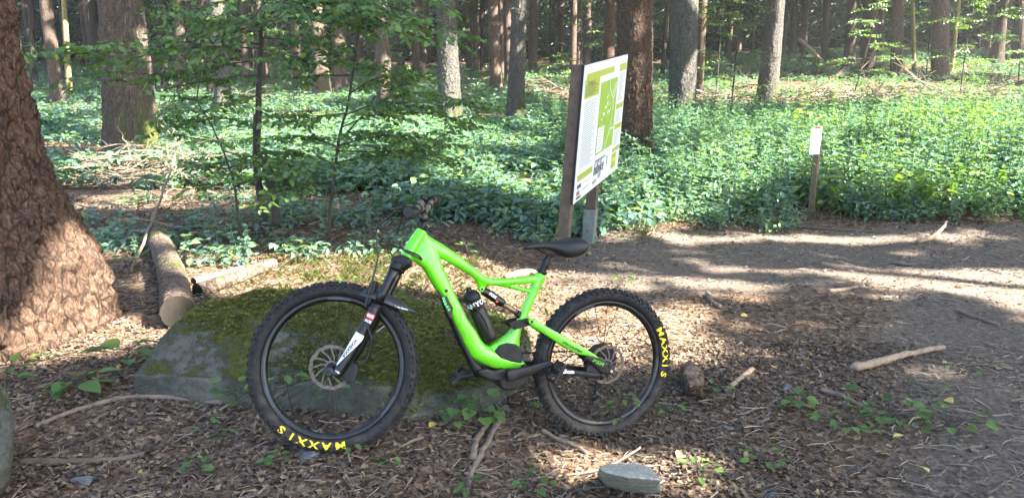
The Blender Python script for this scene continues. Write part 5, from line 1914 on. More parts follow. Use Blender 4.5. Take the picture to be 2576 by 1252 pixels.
# ---------------------------------------------------------------- white marker post in the nettles
c = at(2040, 545, 9.3)
c.z = gz1(c.x, c.y)
mk = thing('marker_post', 'slim wooden marker post with white plate in the nettles', 'post', c)
tp = at_y(2038, 318, c.y)
hp = tp.z - c.z
f1, f2 = Vector((.80, -.6, 0)).normalized(), Vector((.6, .80, 0)).normalized()
MB().box(c + Vector((0, 0, hp / 2 - .15)), f1 * .066, f2 * .066, Vector((0, 0, hp + .3))).build('post', M['marker_wood'], mk, False, .006)
fc = Vector((.15, -1, 0)).normalized()
fs = Vector((1, .15, 0)).normalized()
pc = c + Vector((-.06, -.085, hp - .17))
MB().box(pc, fs * .125, fc * .006, Vector((0, 0, .30))).build('plate', M['white'], mk, False, .001)
for k in (-.11, .11):
    MB().tube([pc + Vector((0, 0, k)) + fc * .002, pc + Vector((0, 0, k)) + fc * .006], .006, 8).build('screw', M['steel'], mk)

# ---------------------------------------------------------------- leaves
def leaves(base, axis, normal, length, width=0.5, fold=0.18, curl=0.12):
    """leaf blades of two quads each: returns V (n,6,3)"""
    axis = axis / np.linalg.norm(axis, axis=1)[:, None]
    side = np.cross(normal, axis)
    side /= np.linalg.norm(side, axis=1)[:, None] + 1e-9
    nn = np.cross(axis, side)
    L_ = np.asarray(length)[:, None]
    w = L_ * width * 0.5
    p = lambda a, s, h: base + axis * L_ * a + side * w * s + nn * L_ * h
    V = np.stack([p(0, 0, 0), p(.30, .92, fold * .5), p(.68, .78, fold * .35 - curl * .3), p(1, 0, -curl), p(.68, -.78, fold * .35 - curl * .3), p(.30, -.92, fold * .5)], 1)
    return V


LQ = np.array([[0, 3, 2, 1], [0, 5, 4, 3]])


def leaf_mesh(name, V, tint=None):
    n = len(V)
    Q = (np.arange(n)[:, None, None] * 6 + LQ[None]).reshape(-1, 4)
    return npmesh(name, V.reshape(-1, 3), Q, None if tint is None else np.repeat(tint, 2))


def spray(pts, rng, leaf=.06, dens=26, twig=.30, droop=.1, mb=None):
    """a horizontal fan of leaves along a limb; returns leaf vertices"""
    B, A, Nn, Ls = [], [], [], []
    pts = smoothpath(pts, 6)
    tot = sum((b_ - a).length for a, b_ in zip(pts, pts[1:]))
    side = 1
    acc = 0
    step = .085
    for i, (a, b_) in enumerate(zip(pts, pts[1:])):
        d = (b_ - a)
        acc += d.length
        while acc > step:
            acc -= step
            k = i / len(pts)
            if k < .12:
                continue
            d_ = d.normalized()
            sd_ = d_.cross(Vector((0, 0, 1)))
            if sd_.length < .2:
                sd_ = Vector((rng.normal(), rng.normal(), 0))
            sd_.normalize()
            side = -side
            ang = rng.uniform(.6, 1.1)
            td = d_ * math.cos(ang) + sd_ * math.sin(ang) * side + Vector((0, 0, rng.normal(0, .16) - droop * .5))
            td.normalize()
            tl = twig * rng.uniform(.5, 1.2) * (1.05 - .65 * k)
            p0 = a.lerp(b_, rng.random())
            if mb is not None:
                mb.tube([p0, p0 + td * tl * .5 + Vector((0, 0, .01)), p0 + td * tl], [.0026, .0018, .001], 3)
            m_ = max(3, int(tl * dens))
            for j in range(m_):
                s = (j + .6) / m_
                q = p0 + td * tl * s
                la = td * .7 + td.cross(Vector((0, 0, 1))) * (1 if j % 2 else -1) * .85 + Vector((rng.normal(0, .15), rng.normal(0, .15), rng.normal(-.25, .3)))
                B.append(tuple(q))
                A.append(tuple(la))
                Nn.append((rng.normal(0, .5), rng.normal(0, .5) - .25, 1))
                Ls.append(leaf * rng.uniform(.7, 1.2))
    if not B:
        return np.zeros((0, 6, 3))
    return leaves(np.array(B), np.array(A), np.array(Nn), np.array(Ls), .62)


def px_line(q):
    return [at(*p) for p in q]


def sapling(label, stems, limbs, seed, leaf=.068, dens=26, twig=.30, mat='bark_smooth', group=None, name='beech_sapling'):
    """stems: list of (points(px,py,depth), r0, r1); limbs: list of px lines"""
    rng = np.random.default_rng(seed)
    S = [(px_line(p), r0, r1) for p, r0, r1 in stems]
    b_ = S[0][0][0].copy()
    b_.z = gz1(b_.x, b_.y)
    t = thing(name, label, 'tree' if name != 'shrub' else 'shrub', b_, group)
    for p, r0, r1 in S:
        if p is S[0][0]:
            p[0] = p[0].copy()
            p[0].z = gz1(p[0].x, p[0].y) - .1
        sp = smoothpath(p, 6)
        MB().tube(sp, list(np.linspace(r0, r1, len(sp))), 9).build('trunk', M[mat], t, True)
    VV = []
    tw = MB()
    for q in limbs:
        p = px_line(q)
        for k in range(1, len(p)):
            p[k] = p[k] + Vector((rng.normal(0, .03), rng.normal(0, .1), rng.normal(0, .03)))
        sp = smoothpath(p, 5)
        MB().tube(sp, list(np.linspace(.0075, .002, len(sp))), 5).build('limb', M[mat], t, True)
        VV.append(spray(p, rng, leaf, dens, twig, mb=tw))
        p2 = [p[0]] + [k + Vector((rng.normal(0, .10), rng.normal(0, .25), rng.normal(.02, .07))) for k in p[1:]]
        VV.append(spray(p2, rng, leaf, dens, twig, mb=tw))
    tw.build('twigs', M[mat], t)['kind'] = 'stuff'
    V = np.concatenate(VV)
    me = leaf_mesh('foliage', V, rng.random(len(V)))
    o = link('foliage', me, t, M['leaf'])
    o['kind'] = 'stuff'
    return t


D = 7.4
sapling('tallest beech sapling with slender dark stem and leafy layers over the left half',
        [([(667, 572, D), (655, 500, D), (645, 400, D), (650, 300, D), (651, 230, D), (656, 120, D), (663, 0, D), (668, -120, D), (672, -260, D)], .038, .018),
         ([(697, 568, D - .05), (690, 500, D - .05), (680, 459, D), (662, 410, D), (648, 390, D)], .042, .027),
         ([(640, 400, D - .03), (640, 340, D - .03), (641, 287, D - .03)], .018, .014)],
        [[(655, 122, D), (520, 120, 7.1), (420, 132, 6.9), (320, 150, 6.7), (200, 160, 6.6)], [(654, 110, D), (500, 95, 7.0), (330, 120, 6.6), (180, 130, 6.4), (70, 145, 6.3)], [(652, 150, D), (520, 165, 7.2), (400, 185, 7.0), (280, 190, 6.9), (130, 200, 6.8)],
         [(656, 80, D), (560, 50, 7.2), (470, 40, 7.0)], [(660, 40, D), (740, 45, 7.2), (850, 60, 7.0), (920, 80, 6.9)], [(662, 10, D), (780, -10, 7.1), (900, 5, 6.8), (1020, 30, 6.5)], [(656, 95, D), (760, 100, 7.2), (860, 115, 7.0)], [(651, 190, D), (570, 195, 7.2), (500, 205, 7.0), (420, 215, 6.9)],
         [(668, -40, D), (800, -30, 6.9), (950, 10, 6.4), (1080, 40, 6.1), (1195, 75, 6.0)], [(667, -30, D), (840, 10, 6.9), (980, 70, 6.5), (1090, 110, 6.3)], [(664, -20, D), (560, 0, 7.1), (460, 20, 6.9), (380, 30, 6.8)], [(668, -60, D), (900, -40, 6.8), (1060, 0, 6.5), (1160, 30, 6.3)], [(664, 20, D), (720, 15, 6.9), (790, 30, 6.6), (860, 20, 6.3)],
         [(655, 130, D), (720, 150, 7.1), (800, 165, 6.9), (880, 170, 6.8)], [(664, 5, D), (610, 25, 7.0), (540, 70, 6.7)], [(660, 60, D), (600, 90, 7.1), (540, 130, 6.8), (470, 160, 6.6)], [(650, 240, D), (580, 260, 7.2), (510, 285, 7.1)], [(648, 330, D), (560, 320, 7.1), (450, 330, 6.9), (380, 340, 6.8)],
         [(646, 390, D), (560, 400, 7.2), (480, 420, 7.0)], [(650, 280, D), (720, 300, 7.2), (790, 310, 7.1)], [(646, 380, D), (720, 385, 7.2), (790, 395, 7.0)]], 1, dens=30, twig=.38)
D = 7.1
sapling('thin bent sapling with leafy fans reaching right above the handlebar',
        [([(823, 572, D), (832, 510, D), (840, 455, D), (850, 367, D), (862, 310, D), (873, 275, D), (884, 210, D), (892, 161, D), (903, 60, D), (910, -60, D)], .017, .006),
         ([(862, 345, D), (890, 315, D), (925, 275, D), (945, 240, D)], .010, .004)],
        [[(868, 290, D), (960, 250, 6.9), (1060, 245, 6.7), (1160, 255, 6.5), (1265, 268, 6.4)], [(860, 320, D), (960, 295, 6.9), (1080, 290, 6.7), (1190, 310, 6.6)], [(852, 365, D), (950, 340, 6.9), (1060, 350, 6.7), (1130, 380, 6.6)], [(846, 410, D), (940, 390, 6.9), (1040, 400, 6.7), (1150, 420, 6.6), (1200, 430, 6.6)],
         [(892, 165, D), (980, 160, 6.9), (1050, 180, 6.8)], [(888, 190, D), (800, 185, 7.0), (740, 200, 6.9)], [(845, 415, D), (770, 400, 7.0), (700, 410, 6.9)], [(850, 370, D), (780, 340, 7.0), (700, 345, 6.9)], [(838, 465, D), (770, 465, 7.0), (690, 480, 6.9)], [(870, 285, D), (800, 285, 7.0), (730, 300, 6.9)], [(880, 235, D), (960, 215, 7.0), (1030, 215, 6.9)], [(896, 130, D), (820, 130, 7.0), (760, 150, 6.9)],
         [(856, 340, D), (920, 330, 6.7), (1000, 320, 6.5)], [(903, 70, D), (980, 60, 6.9), (1040, 80, 6.8)], [(842, 440, D), (800, 430, 6.7), (750, 440, 6.5)], [(945, 245, D), (1010, 265, 6.8), (1100, 275, 6.6)], [(850, 380, D), (1000, 370, 6.6), (1120, 345, 6.4), (1200, 330, 6.3)]], 2, dens=28, twig=.34)
D = 6.8
sapling('small crooked sapling leaning left with sparse leaves behind the logs',
        [([(600, 515, D), (590, 470, D), (577, 424, D), (562, 380, D), (551, 357, D), (525, 300, D), (497, 255, D), (503, 200, D), (508, 160, D)], .012, .004)],
        [[(551, 357, D), (500, 345, 6.7), (430, 330, 6.6)], [(577, 424, D), (520, 410, 6.7), (455, 400, 6.6)], [(500, 255, D), (460, 250, 6.8), (420, 255, 6.7)], [(562, 380, D), (630, 390, 6.7), (700, 405, 6.6)], [(590, 470, D), (650, 455, 6.7), (720, 450, 6.6)], [(585, 450, D), (530, 455, 6.6), (470, 465, 6.5)], [(515, 280, D), (560, 270, 6.7), (600, 280, 6.6)]], 3, dens=22, twig=.28)
# leafy young beeches farther back
def auto_sapling(label, px, py, dep, height, n, spread, seed, leaf=.10, dens=16, sun=False):
    n = int(n * .6)
    leaf *= .8
    rng = np.random.default_rng(seed)
    c = at(px, py, dep)
    c.z = gz1(c.x, c.y)
    t = thing('young_beech', label, 'tree', c, None)
    lean = Vector((rng.normal(0, .05), rng.normal(0, .05), 1))
    MB().tube(smoothpath([c + Vector((0, 0, -.1)), c + lean * height * .5 + Vector((rng.normal(0, .1), 0, 0)), c + lean * height], 5), list(np.linspace(.035, .010, 11)), 7).build('trunk', M['bark_smooth'], t, True)
    VV = []
    for i in range(n):
        z = height * rng.uniform(.12, 1.0)
        a = rng.uniform(0, 2 * math.pi)
        L_ = spread * rng.uniform(.5, 1.1) * (1.1 - .5 * z / height)
        d = Vector((math.cos(a), math.sin(a), rng.uniform(-.1, .25)))
        p = [c + lean * z, c + lean * z + d * L_ * .5, c + lean * z + d * L_ + Vector((0, 0, -.12 * L_))]
        MB().tube(smoothpath(p, 3), list(np.linspace(.014, .004, 7)), 4).build('limb', M['bark_smooth'], t)
        VV.append(spray(p, rng, leaf, dens, .55))
    V = np.concatenate(VV)
    o = link('foliage', leaf_mesh('foliage', V, rng.random(len(V))), t, M['leaf'])
    o['kind'] = 'stuff'


auto_sapling('bright leafy young beech between the mossy grey trunk and the leaning one', 1840, 250, 24, 5.5, 34, 1.7, 11)
auto_sapling('low leafy beech behind the mossy grey trunk', 1800, 245, 30, 4.5, 26, 1.8, 12, .12)
auto_sapling('leafy young beech in half shade right of the leaning grey trunk', 2150, 190, 34, 6.5, 34, 2.2, 13, .13)
auto_sapling('sunlit young beech right of the bright pair of trunks', 2420, 205, 32, 5.5, 36, 2.3, 14, .13)
auto_sapling('young beech with pale leaves right of the yellow trunk', 2330, 190, 42, 6.0, 26, 2.2, 15, .15)
auto_sapling('leafy beech twigs hanging left of the map board top', 1460, 190, 36, 7.5, 22, 2.0, 16, .13)
auto_sapling('young beech behind the slanting grey trunk at left', 640, 235, 38, 6.5, 30, 2.4, 17, .15)
auto_sapling('young beech in shade behind the ridged trunk', 395, 240, 36, 6.0, 30, 2.4, 18, .15)
auto_sapling('young beech far back left of the thick lichened trunk', 1010, 205, 44, 7.0, 30, 2.6, 19, .17)
auto_sapling('young beech at the far left behind the leaning trunk', 60, 250, 30, 6.0, 30, 2.2, 20, .13)
auto_sapling('leafy young beech cut by the right edge', 2565, 200, 38, 6.5, 30, 2.4, 21, .15)


# ---------------------------------------------------------------- scatters (undergrowth, litter): one object each
PROTO = {}


def proto(coll, me, mat):
    c = PROTO.setdefault(coll, bpy.data.collections.new(coll))
    o = bpy.data.objects.new('%s_%02d' % (coll, len(c.objects)), me)
    if not me.materials:
        me.materials.append(mat)
    c.objects.link(o)


def scatter(name, label, cat, coll, P, rot, scl, idx):
    me = bpy.data.meshes.new(name)
    n = len(P)
    me.vertices.add(n)
    me.vertices.foreach_set('co', np.asarray(P, np.float32).ravel())
    for nm_, typ, val in (('rot', 'FLOAT_VECTOR', rot), ('scl', 'FLOAT', scl), ('idx', 'INT', idx)):
        a = me.attributes.new(nm_, typ, 'POINT')
        a.data.foreach_set('vector' if typ == 'FLOAT_VECTOR' else 'value', np.asarray(val, np.int32 if typ == 'INT' else np.float32).ravel())
    o = link(name, me)
    ng = bpy.data.node_groups.new(name, 'GeometryNodeTree')
    ng.interface.new_socket('Geometry', in_out='INPUT', socket_type='NodeSocketGeometry')
    ng.interface.new_socket('Geometry', in_out='OUTPUT', socket_type='NodeSocketGeometry')
    gi, go = ng.nodes.new('NodeGroupInput'), ng.nodes.new('NodeGroupOutput')
    ci = ng.nodes.new('GeometryNodeCollectionInfo')
    ci.inputs['Collection'].default_value = PROTO[coll]
    ci.inputs['Separate Children'].default_value = True
    ci.inputs['Reset Children'].default_value = True
    ip = ng.nodes.new('GeometryNodeInstanceOnPoints')
    ip.inputs['Pick Instance'].default_value = True

    def attr(nm_, typ):
        a = ng.nodes.new('GeometryNodeInputNamedAttribute')
        a.data_type = typ
        a.inputs['Name'].default_value = nm_
        return a.outputs['Attribute']
    er = ng.nodes.new('FunctionNodeEulerToRotation')
    ng.links.new(attr('rot', 'FLOAT_VECTOR'), er.inputs[0])
    ng.links.new(gi.outputs[0], ip.inputs['Points'])
    ng.links.new(ci.outputs[0], ip.inputs['Instance'])
    ng.links.new(attr('idx', 'INT'), ip.inputs['Instance Index'])
    ng.links.new(er.outputs[0], ip.inputs['Rotation'])
    ng.links.new(attr('scl', 'FLOAT'), ip.inputs['Scale'])
    ng.links.new(ip.outputs[0], go.inputs[0])
    m_ = o.modifiers.new('scatter', 'NODES')
    m_.node_group = ng
    return tag(o, label, cat, kind='stuff')


def join_leaf_stem(V, stems, tint):
    """leaf blades + thin stems as one mesh (quads)"""
    n = len(V)
    Q = list((np.arange(n)[:, None, None] * 6 + LQ[None]).reshape(-1, 4))
    vs = [V.reshape(-1, 3)]
    b_ = n * 6
    tn_ = list(np.repeat(tint, 2))
    for pts, r in stems:
        pts = [np.array(p) for p in pts]
        ring = []
        for p in pts:
            ring.append(np.array([p + [r, 0, 0], p + [-r * .5, r * .87, 0], p + [-r * .5, -r * .87, 0]]))
        vs.append(np.concatenate(ring))
        for i in range(len(pts) - 1):
            for k in range(3):
                Q.append(np.array([b_ + i * 3 + k, b_ + i * 3 + (k + 1) % 3, b_ + i * 3 + 3 + (k + 1) % 3, b_ + i * 3 + 3 + k]))
                tn_.append(.2)
        b_ += len(pts) * 3
    return npmesh('plant', np.concatenate(vs), np.array(Q), tn_)


def plant_nettle(rng, h, npair, leaf, droop=.35):
    B, A, Nn, Ls = [], [], [], []
    lean = rng.normal(0, .12, 2)
    stem = []
    for i in range(npair + 1):
        k = i / npair
        p = np.array([lean[0] * h * k * k, lean[1] * h * k * k, h * k])
        stem.append(p)
        if i == 0:
            continue
        for s in (0, 1):
            a = i * 1.57 + s * math.pi + rng.normal(0, .2)
            B.append(p)
            A.append([math.cos(a), math.sin(a), .25 - droop * (1 - k) * 2 + rng.normal(0, .1)])
            Nn.append([rng.normal(0, .15), rng.normal(0, .15), 1])
            Ls.append(leaf * (1.15 - .65 * k ** 3) * rng.uniform(.8, 1.15))
    for a in (0.4, 2.5, 4.6):
        B.append(stem[-1])
        A.append([math.cos(a), math.sin(a), .9])
        Nn.append([0, 0, 1])
        Ls.append(leaf * .5)
    V = leaves(np.array(B), np.array(A), np.array(Nn), np.array(Ls), .52)
    return join_leaf_stem(V, [(stem[::2] if len(stem) > 4 else stem, .004)], rng.random(len(V)) * .35)


def plant_low(rng, r, h, n, leaf, wid=.62):
    a = rng.uniform(0, 2 * math.pi, n)
    rr = r * np.sqrt(rng.random(n))
    B = np.stack([np.cos(a) * rr, np.sin(a) * rr, h * rng.uniform(.35, 1, n)], 1)
    A = np.stack([np.cos(a + rng.normal(0, .6, n)), np.sin(a + rng.normal(0, .6, n)), rng.normal(-.1, .25, n)], 1)
    Nn = np.stack([rng.normal(0, .22, n), rng.normal(0, .22, n), np.ones(n)], 1)
    V = leaves(B, A, Nn, leaf * rng.uniform(.65, 1.2, n), wid)
    st = [([np.array([0, 0, 0]), b_ * np.array([.6, .6, .7]), b_], .002) for b_ in B[::3]]
    return join_leaf_stem(V, st, rng.random(len(V)) * .35)


def plant_fern(rng, L_, nf):
    B, A, Nn, Ls = [], [], [], []
    st = []
    for i in range(nf):
        a = 2 * math.pi * i / nf + rng.normal(0, .3)
        d = np.array([math.cos(a), math.sin(a), 0])
        sd_ = np.array([-math.sin(a), math.cos(a), 0])
        pts = []
        for k in range(13):
            s = k / 12
            p = d * L_ * s * (.75 + .2 * s) + np.array([0, 0, L_ * (.75 * s - .62 * s * s) * 1.3])
            pts.append(p)
            if k > 1:
                for q in (1, -1):
                    B.append(p)
                    A.append(sd_ * q + d * .35 + np.array([0, 0, -.15]))
                    Nn.append([0, 0, 1])
                    Ls.append(L_ * .30 * (1 - s) ** .8 + .01)
        st.append((pts[::4], .003))
    V = leaves(np.array(B), np.array(A, float), np.array(Nn, float), np.array(Ls), .30)
    return join_leaf_stem(V, st, rng.random(len(V)) * .3)


def plant_grass(rng, h, n):
    B = np.stack([rng.normal(0, .03, n), rng.normal(0, .03, n), np.zeros(n)], 1)
    a = rng.uniform(0, 2 * math.pi, n)
    A = np.stack([np.cos(a) * .5, np.sin(a) * .5, np.ones(n)], 1)
    Nn = np.stack([-np.sin(a) + .01, np.cos(a), .1 * np.ones(n)], 1)
    Nn = np.cross(A, Nn)
    V = leaves(B, A, Nn, h * rng.uniform(.5, 1.2, n), .028, .0, .35)
    return join_leaf_stem(V, [], rng.random(len(V)) * .5)


rp = np.random.default_rng(42)
for k in range(5):
    proto('nettles', plant_nettle(rp, rp.uniform(.45, .80), 7, .10), M['nettle'])
for k in range(4):
    proto('nettles', plant_low(rp, .18, .32, 20, .092), M['nettle'])
for k in range(5):
    proto('lowcover', plant_low(rp, .19, .20, 14, .11), M['nettle'])
for k in range(2):
    proto('lowcover', plant_nettle(rp, .32, 4, .10), M['nettle'])
proto('lowcover', plant_fern(rp, .55, 7), M['nettle'])
proto('lowcover', plant_low(rp, .14, .12, 14, .06, .8), M['nettle'])
for k in range(4):
    proto('grasses', plant_grass(rp, rp.uniform(.04, .075), 16), M['grass'])
for k in range(6):      # curled dead leaves
    n = 1
    V = leaves(np.zeros((1, 3)), np.array([[1., 0, rp.uniform(-.05, .25)]]), np.array([[0, rp.normal(0, .3), 1.]]), np.array([.055]), rp.uniform(.45, .75), rp.uniform(-.1, .4), rp.uniform(-.35, .35))
    V = V - V.mean(1, keepdims=True)
    proto('litter', leaf_mesh('litter', V, np.zeros(1)), M['litter'])
for k in range(3):      # oak-like lobed scraps
    an = np.linspace(0, 2 * math.pi, 10, endpoint=False)
    rr = .026 * (1 + .35 * np.cos(an * 4 + k) * (1 - np.cos(an)) * .5)
    zz = .008 * np.sin(an * 2 + k) + .004 * rp.normal(size=10)
    V = [(0, 0, .002)] + [(1.5 * r * math.cos(a), r * math.sin(a), z) for a, r, z in zip(an, rr, zz)]
    me = pymesh('litter', V, [(0, 1 + i, 1 + (i + 1) % 10) for i in range(10)])
    proto('litter', me, M['litter'])
for k in range(5):      # straw and twig bits
    pts = [(-.05, 0, 0), (-.01, rp.normal(0, .006), .004), (.05, rp.normal(0, .01), .002)]
    r = (.0016, .0028, .004, .002, .0012)[k]
    mb = MB().tube(pts, [r, r, r * .7], 4)
    proto('chips', pymesh('chip', mb.v, mb.f), M['chip'])

ROCKS = [(Vector(o.location), max(o.dimensions.x, o.dimensions.y) * .4) for o in bpy.data.objects if o.name.startswith('boulder')]


def wedge(n, y0, y1, rng, m=1.2):
    y = np.sqrt(rng.uniform(y0 * y0, y1 * y1, n))
    x = rng.uniform(-1, 1, n) * (.70 * y + m)
    return x, y


def put(name, label, cat, coll, x, y, rng, smin, smax, kmax, tilt=.12, zoff=0.0, weights=None, sfn=None):
    n = len(x)
    z = gz(x, y) + (zoff if np.isscalar(zoff) else zoff)
    rot = np.stack([rng.normal(0, tilt, n), rng.normal(0, tilt, n), rng.uniform(0, 2 * math.pi, n)], 1)
    s = rng.uniform(smin, smax, n)
    if sfn is not None:
        s = s * sfn
    idx = rng.choice(kmax, n, p=weights)
    return scatter(name, label, cat, coll, np.stack([x, y, z], 1), rot, s, idx)


EXCL = [(*G(330, 455).xy, 1.25), (*G(440, 520).xy, .8), (*G(230, 400).xy, .9), (*G(1390, 245).xy, 2.0), (*G(560, 590).xy, .9), (.62, 6.7, 1.15), (1.25, 7.6, .6)]


def clear(x, y):
    k = np.ones(len(x), bool)
    for a, b_, r in EXCL:
        k &= (x - a) ** 2 + ((y - b_) * 1.2) ** 2 > r * r
    return k


NZ = lambda x, y, f, sd_: fbm(np.stack([x * f, y * f, 0 * x], 1), sd_, 3)
rg_ = np.random.default_rng(7)
# tall nettles and brambles right of the map board, beyond the trail
xs, ys = [], []
for n, y0, y1 in ((9000, 7.7, 13), (9500, 13, 20), (7000, 20, 30)):
    x, y = wedge(n, y0, y1, rg_)
    e = 8.05 + (NZ(x, y, 1.1, 3) - .5) * .9 + .02 * x
    k = (x > .95 + (NZ(x, y, .9, 4) - .5) * 1.2) & (y > e) & (y < 25 + (NZ(x, y, .3, 5) - .5) * 6) & (rg_.random(n) < np.clip((y - e) * 3, .25, 1))
    mp_ = bpy.data.objects['marker_post'].location
    k &= ((x - mp_.x + .06) / .30) ** 2 + ((y - mp_.y + .5) / .75) ** 2 > 1
    xs.append(x[k])
    ys.append(y[k])
x, y = np.concatenate(xs), np.concatenate(ys)
edge_ = np.clip((y - 7.6) / 1.6, .45, 1) * (0.75 + .5 * NZ(x, y, .5, 8))
put('nettle_bed', 'dense waist-high bed of nettles and brambles beyond the trail', 'undergrowth', 'nettles', x, y, rg_, .75, 1.2, 9, .16, sfn=edge_)
# low green ground cover on the left and centre
xs, ys = [], []
for n, y0, y1 in ((9000, 6.8, 12), (9500, 12, 20), (9000, 20, 34), (13000, 34, 66)):
    x, y = wedge(n, y0, y1, rg_)
    e = 7.45 + (NZ(x, y, .9, 13) - .5) * 1.6 + .9 * np.exp(-((x + 2.2) / 1.1) ** 2) + 2.2 * S01(-1.6, -3.4, x)
    dens = S01(.36, .54, NZ(x, y, .55, 15)) * .95 + .05
    k = (x < 1.25 + (NZ(x, y, .9, 4) - .5) * 1.2) & (y > e) & (rg_.random(n) < dens * np.clip((y - e) * 1.6, .15, 1))
    k |= (y > 25) & (x >= 0) & (rg_.random(n) < (dens * .6 + .25) * S01(31, 37, y))
    k &= clear(x, y)
    xs.append(x[k])
    ys.append(y[k])
x, y = np.concatenate(xs), np.concatenate(ys)
put('ground_cover', 'low bluish green ground cover plants between the trunks', 'undergrowth', 'lowcover', x, y, rg_, .8, 1.25, 9, .14, sfn=1 + .012 * np.clip(y - 10, 0, 40), weights=[.15, .15, .15, .14, .14, .09, .09, .04, .05])
for k in range(4):
    proto('brambles', plant_low(rp, .20, .5, 22, .10), M['bramble'])
proto('brambles', plant_nettle(rp, .7, 6, .12), M['bramble'])
x, y = wedge(5200, 8.0, 22, rg_)
k = (rg_.random(5200) < S01(.25, .52, x / y) * .8 * S01(.40, .55, NZ(x, y, .8, 41))) & (y > 8.3)
put('bramble_bed', 'yellow-green brambles mixed into the nettles towards the right edge', 'undergrowth', 'brambles', x[k], y[k], rg_, .7, 1.25, 5, .16)
x = rg_.uniform(-4.6, .4, 2600)
y = rg_.uniform(6.0, 10.2, 2600)
k = (rg_.random(2600) < .32 * S01(.46, .60, NZ(x, y, 1.0, 61))) & (x > -.62 * y)
put('sparse_cover', 'sparse low green sprouts on the litter around the sapling stems', 'undergrowth', 'lowcover', x[k], y[k], rg_, .4, .8, 7, .2)
# grass in the sunny patch behind the boulder, and thin grass elsewhere
gc = [G(px_, py_) for px_, py_ in ((850, 665), (960, 690), (1060, 690), (900, 640), (780, 700), (1080, 720), (1560, 590), (1000, 650), (2280, 1080), (2450, 960))]
x = np.concatenate([rg_.normal(c.x, .5, 70) for c in gc[:6]] + [rg_.normal(c.x, .35, 30) for c in gc[6:8]])
y = np.concatenate([rg_.normal(c.y, .35, 70) for c in gc[:6]] + [rg_.normal(c.y, .15, 30) for c in gc[6:8]])
put('grass', 'thin sunlit grass behind the boulder and the bicycle', 'grass', 'grasses', x, y, rg_, .6, 1.3, 4, .2)
# dead leaves
xs, ys = [], []
for n, y0, y1 in ((54000, 1.6, 4.6), (38000, 4.6, 9.5), (9000, 9.5, 18)):
    x, y = wedge(n, y0, y1, rg_, .8)
    t_ = trail(x, y)
    k = rg_.random(n) < (1 - .80 * t_) * (.45 + .9 * S01(.35, .6, NZ(x, y, 1.3, 21)))
    xs.append(x[k])
    ys.append(y[k])
x, y = np.concatenate(xs), np.concatenate(ys)
put('leaf_litter', 'brown dead leaves covering the forest floor', 'leaf litter', 'litter', x, y, rg_, .21, .54, 9, .26, .004 + .012 * rg_.random(len(x)), sfn=1 + .06 * np.clip(y - 4, 0, 12))
# twig and straw bits
xs, ys = [], []
for n, y0, y1 in ((9000, 1.6, 4.6), (13000, 4.6, 9.0), (3000, 9, 14)):
    x, y = wedge(n, y0, y1, rg_, .8)
    k = rg_.random(n) < .35 + .65 * S01(.4, .6, NZ(x, y, 1.0, 31))
    xs.append(x[k])
    ys.append(y[k])
x, y = np.concatenate(xs), np.concatenate(ys)
put('twig_litter', 'pale straw and broken twig bits strewn over the trail', 'twigs', 'chips', x, y, rg_, .25, .95, 5, .10, .008, sfn=np.where(rg_.random(len(x)) < .025, 1.9, 1))

# raised moss on the boulder
for k in range(4):
    n_ = 16
    a_ = rp.uniform(0, 2 * math.pi, n_)
    B_ = np.stack([np.cos(a_) * .008 * rp.random(n_), np.sin(a_) * .008 * rp.random(n_), np.zeros(n_)], 1)
    V_ = leaves(B_, np.stack([np.cos(a_) * .8, np.sin(a_) * .8, np.ones(n_)], 1), np.stack([-np.cos(a_), -np.sin(a_), .3 * np.ones(n_)], 1), rp.uniform(.005, .011, n_), .35)
    proto('mosses', leaf_mesh('moss', V_, rp.random(n_) * .4), M['moss'])
bmv = big_rock.data
pc_ = np.zeros(len(bmv.polygons) * 3)
pn_ = np.zeros(len(bmv.polygons) * 3)
bmv.polygons.foreach_get('center', pc_)
bmv.polygons.foreach_get('normal', pn_)
pc_, pn_ = pc_.reshape(-1, 3), pn_.reshape(-1, 3)
w_ = np.clip(fbm(pc_ * 4.2, 71, 4) * 1.0 + pn_[:, 2] * .35 - .70, 0, 1) * (pn_[:, 2] > .15) * (pn_[:, 1] < .55)
sel = rb0 = np.random.default_rng(3).choice(len(pc_), 16000, p=w_ / w_.sum())
rr_ = np.random.default_rng(4)
P_ = pc_[sel] + np.array(big_rock.location) + rr_.normal(0, .006, (len(sel), 3))
R_ = np.stack([-pn_[sel][:, 1] * .8, pn_[sel][:, 0] * .8, rr_.uniform(0, 6.28, len(sel))], 1)
ms = scatter('moss', None, None, 'mosses', P_, R_, rr_.uniform(.6, 1.5, len(sel)), rr_.integers(0, 4, len(sel)))
ms.parent = big_rock
ms.matrix_parent_inverse = Matrix.Translation(-big_rock.location)

# dark conifer boughs that close the view far back
rb = np.random.default_rng(99)
n = 130000
y = rb.uniform(74, 104, n)
x = rb.uniform(-.85, .85, n) * y
z = gz(x, y) + rb.uniform(0, 1, n) ** 1.5 * 15 + 0.1
B = np.stack([x, y, z], 1)
a = rb.uniform(0, 2 * math.pi, n)
A = np.stack([np.cos(a), np.sin(a), rb.normal(-.25, .25, n)], 1)
V = leaves(B, A, np.stack([rb.normal(0, .5, n), rb.normal(0, .5, n), np.ones(n)], 1), rb.uniform(.7, 1.4, n), .26)
tag(link('far_wood', leaf_mesh('far_wood', V, rb.random(n)), None, M['needle']), 'dark mass of conifer boughs closing the view far back', 'wood', kind='stuff')
n = 30000
y = rb.uniform(60, 76, n)
px_ = np.where(rb.random(n) < .3, rb.uniform(-60, 420, n), rb.uniform(-60, 2640, n))
x = (px_ - 1288) / F * y
z = gz(x, y) + 1.6 + rb.uniform(0, 1, n) * 7
B = np.stack([x, y, z], 1)
a = rb.uniform(0, 2 * math.pi, n)
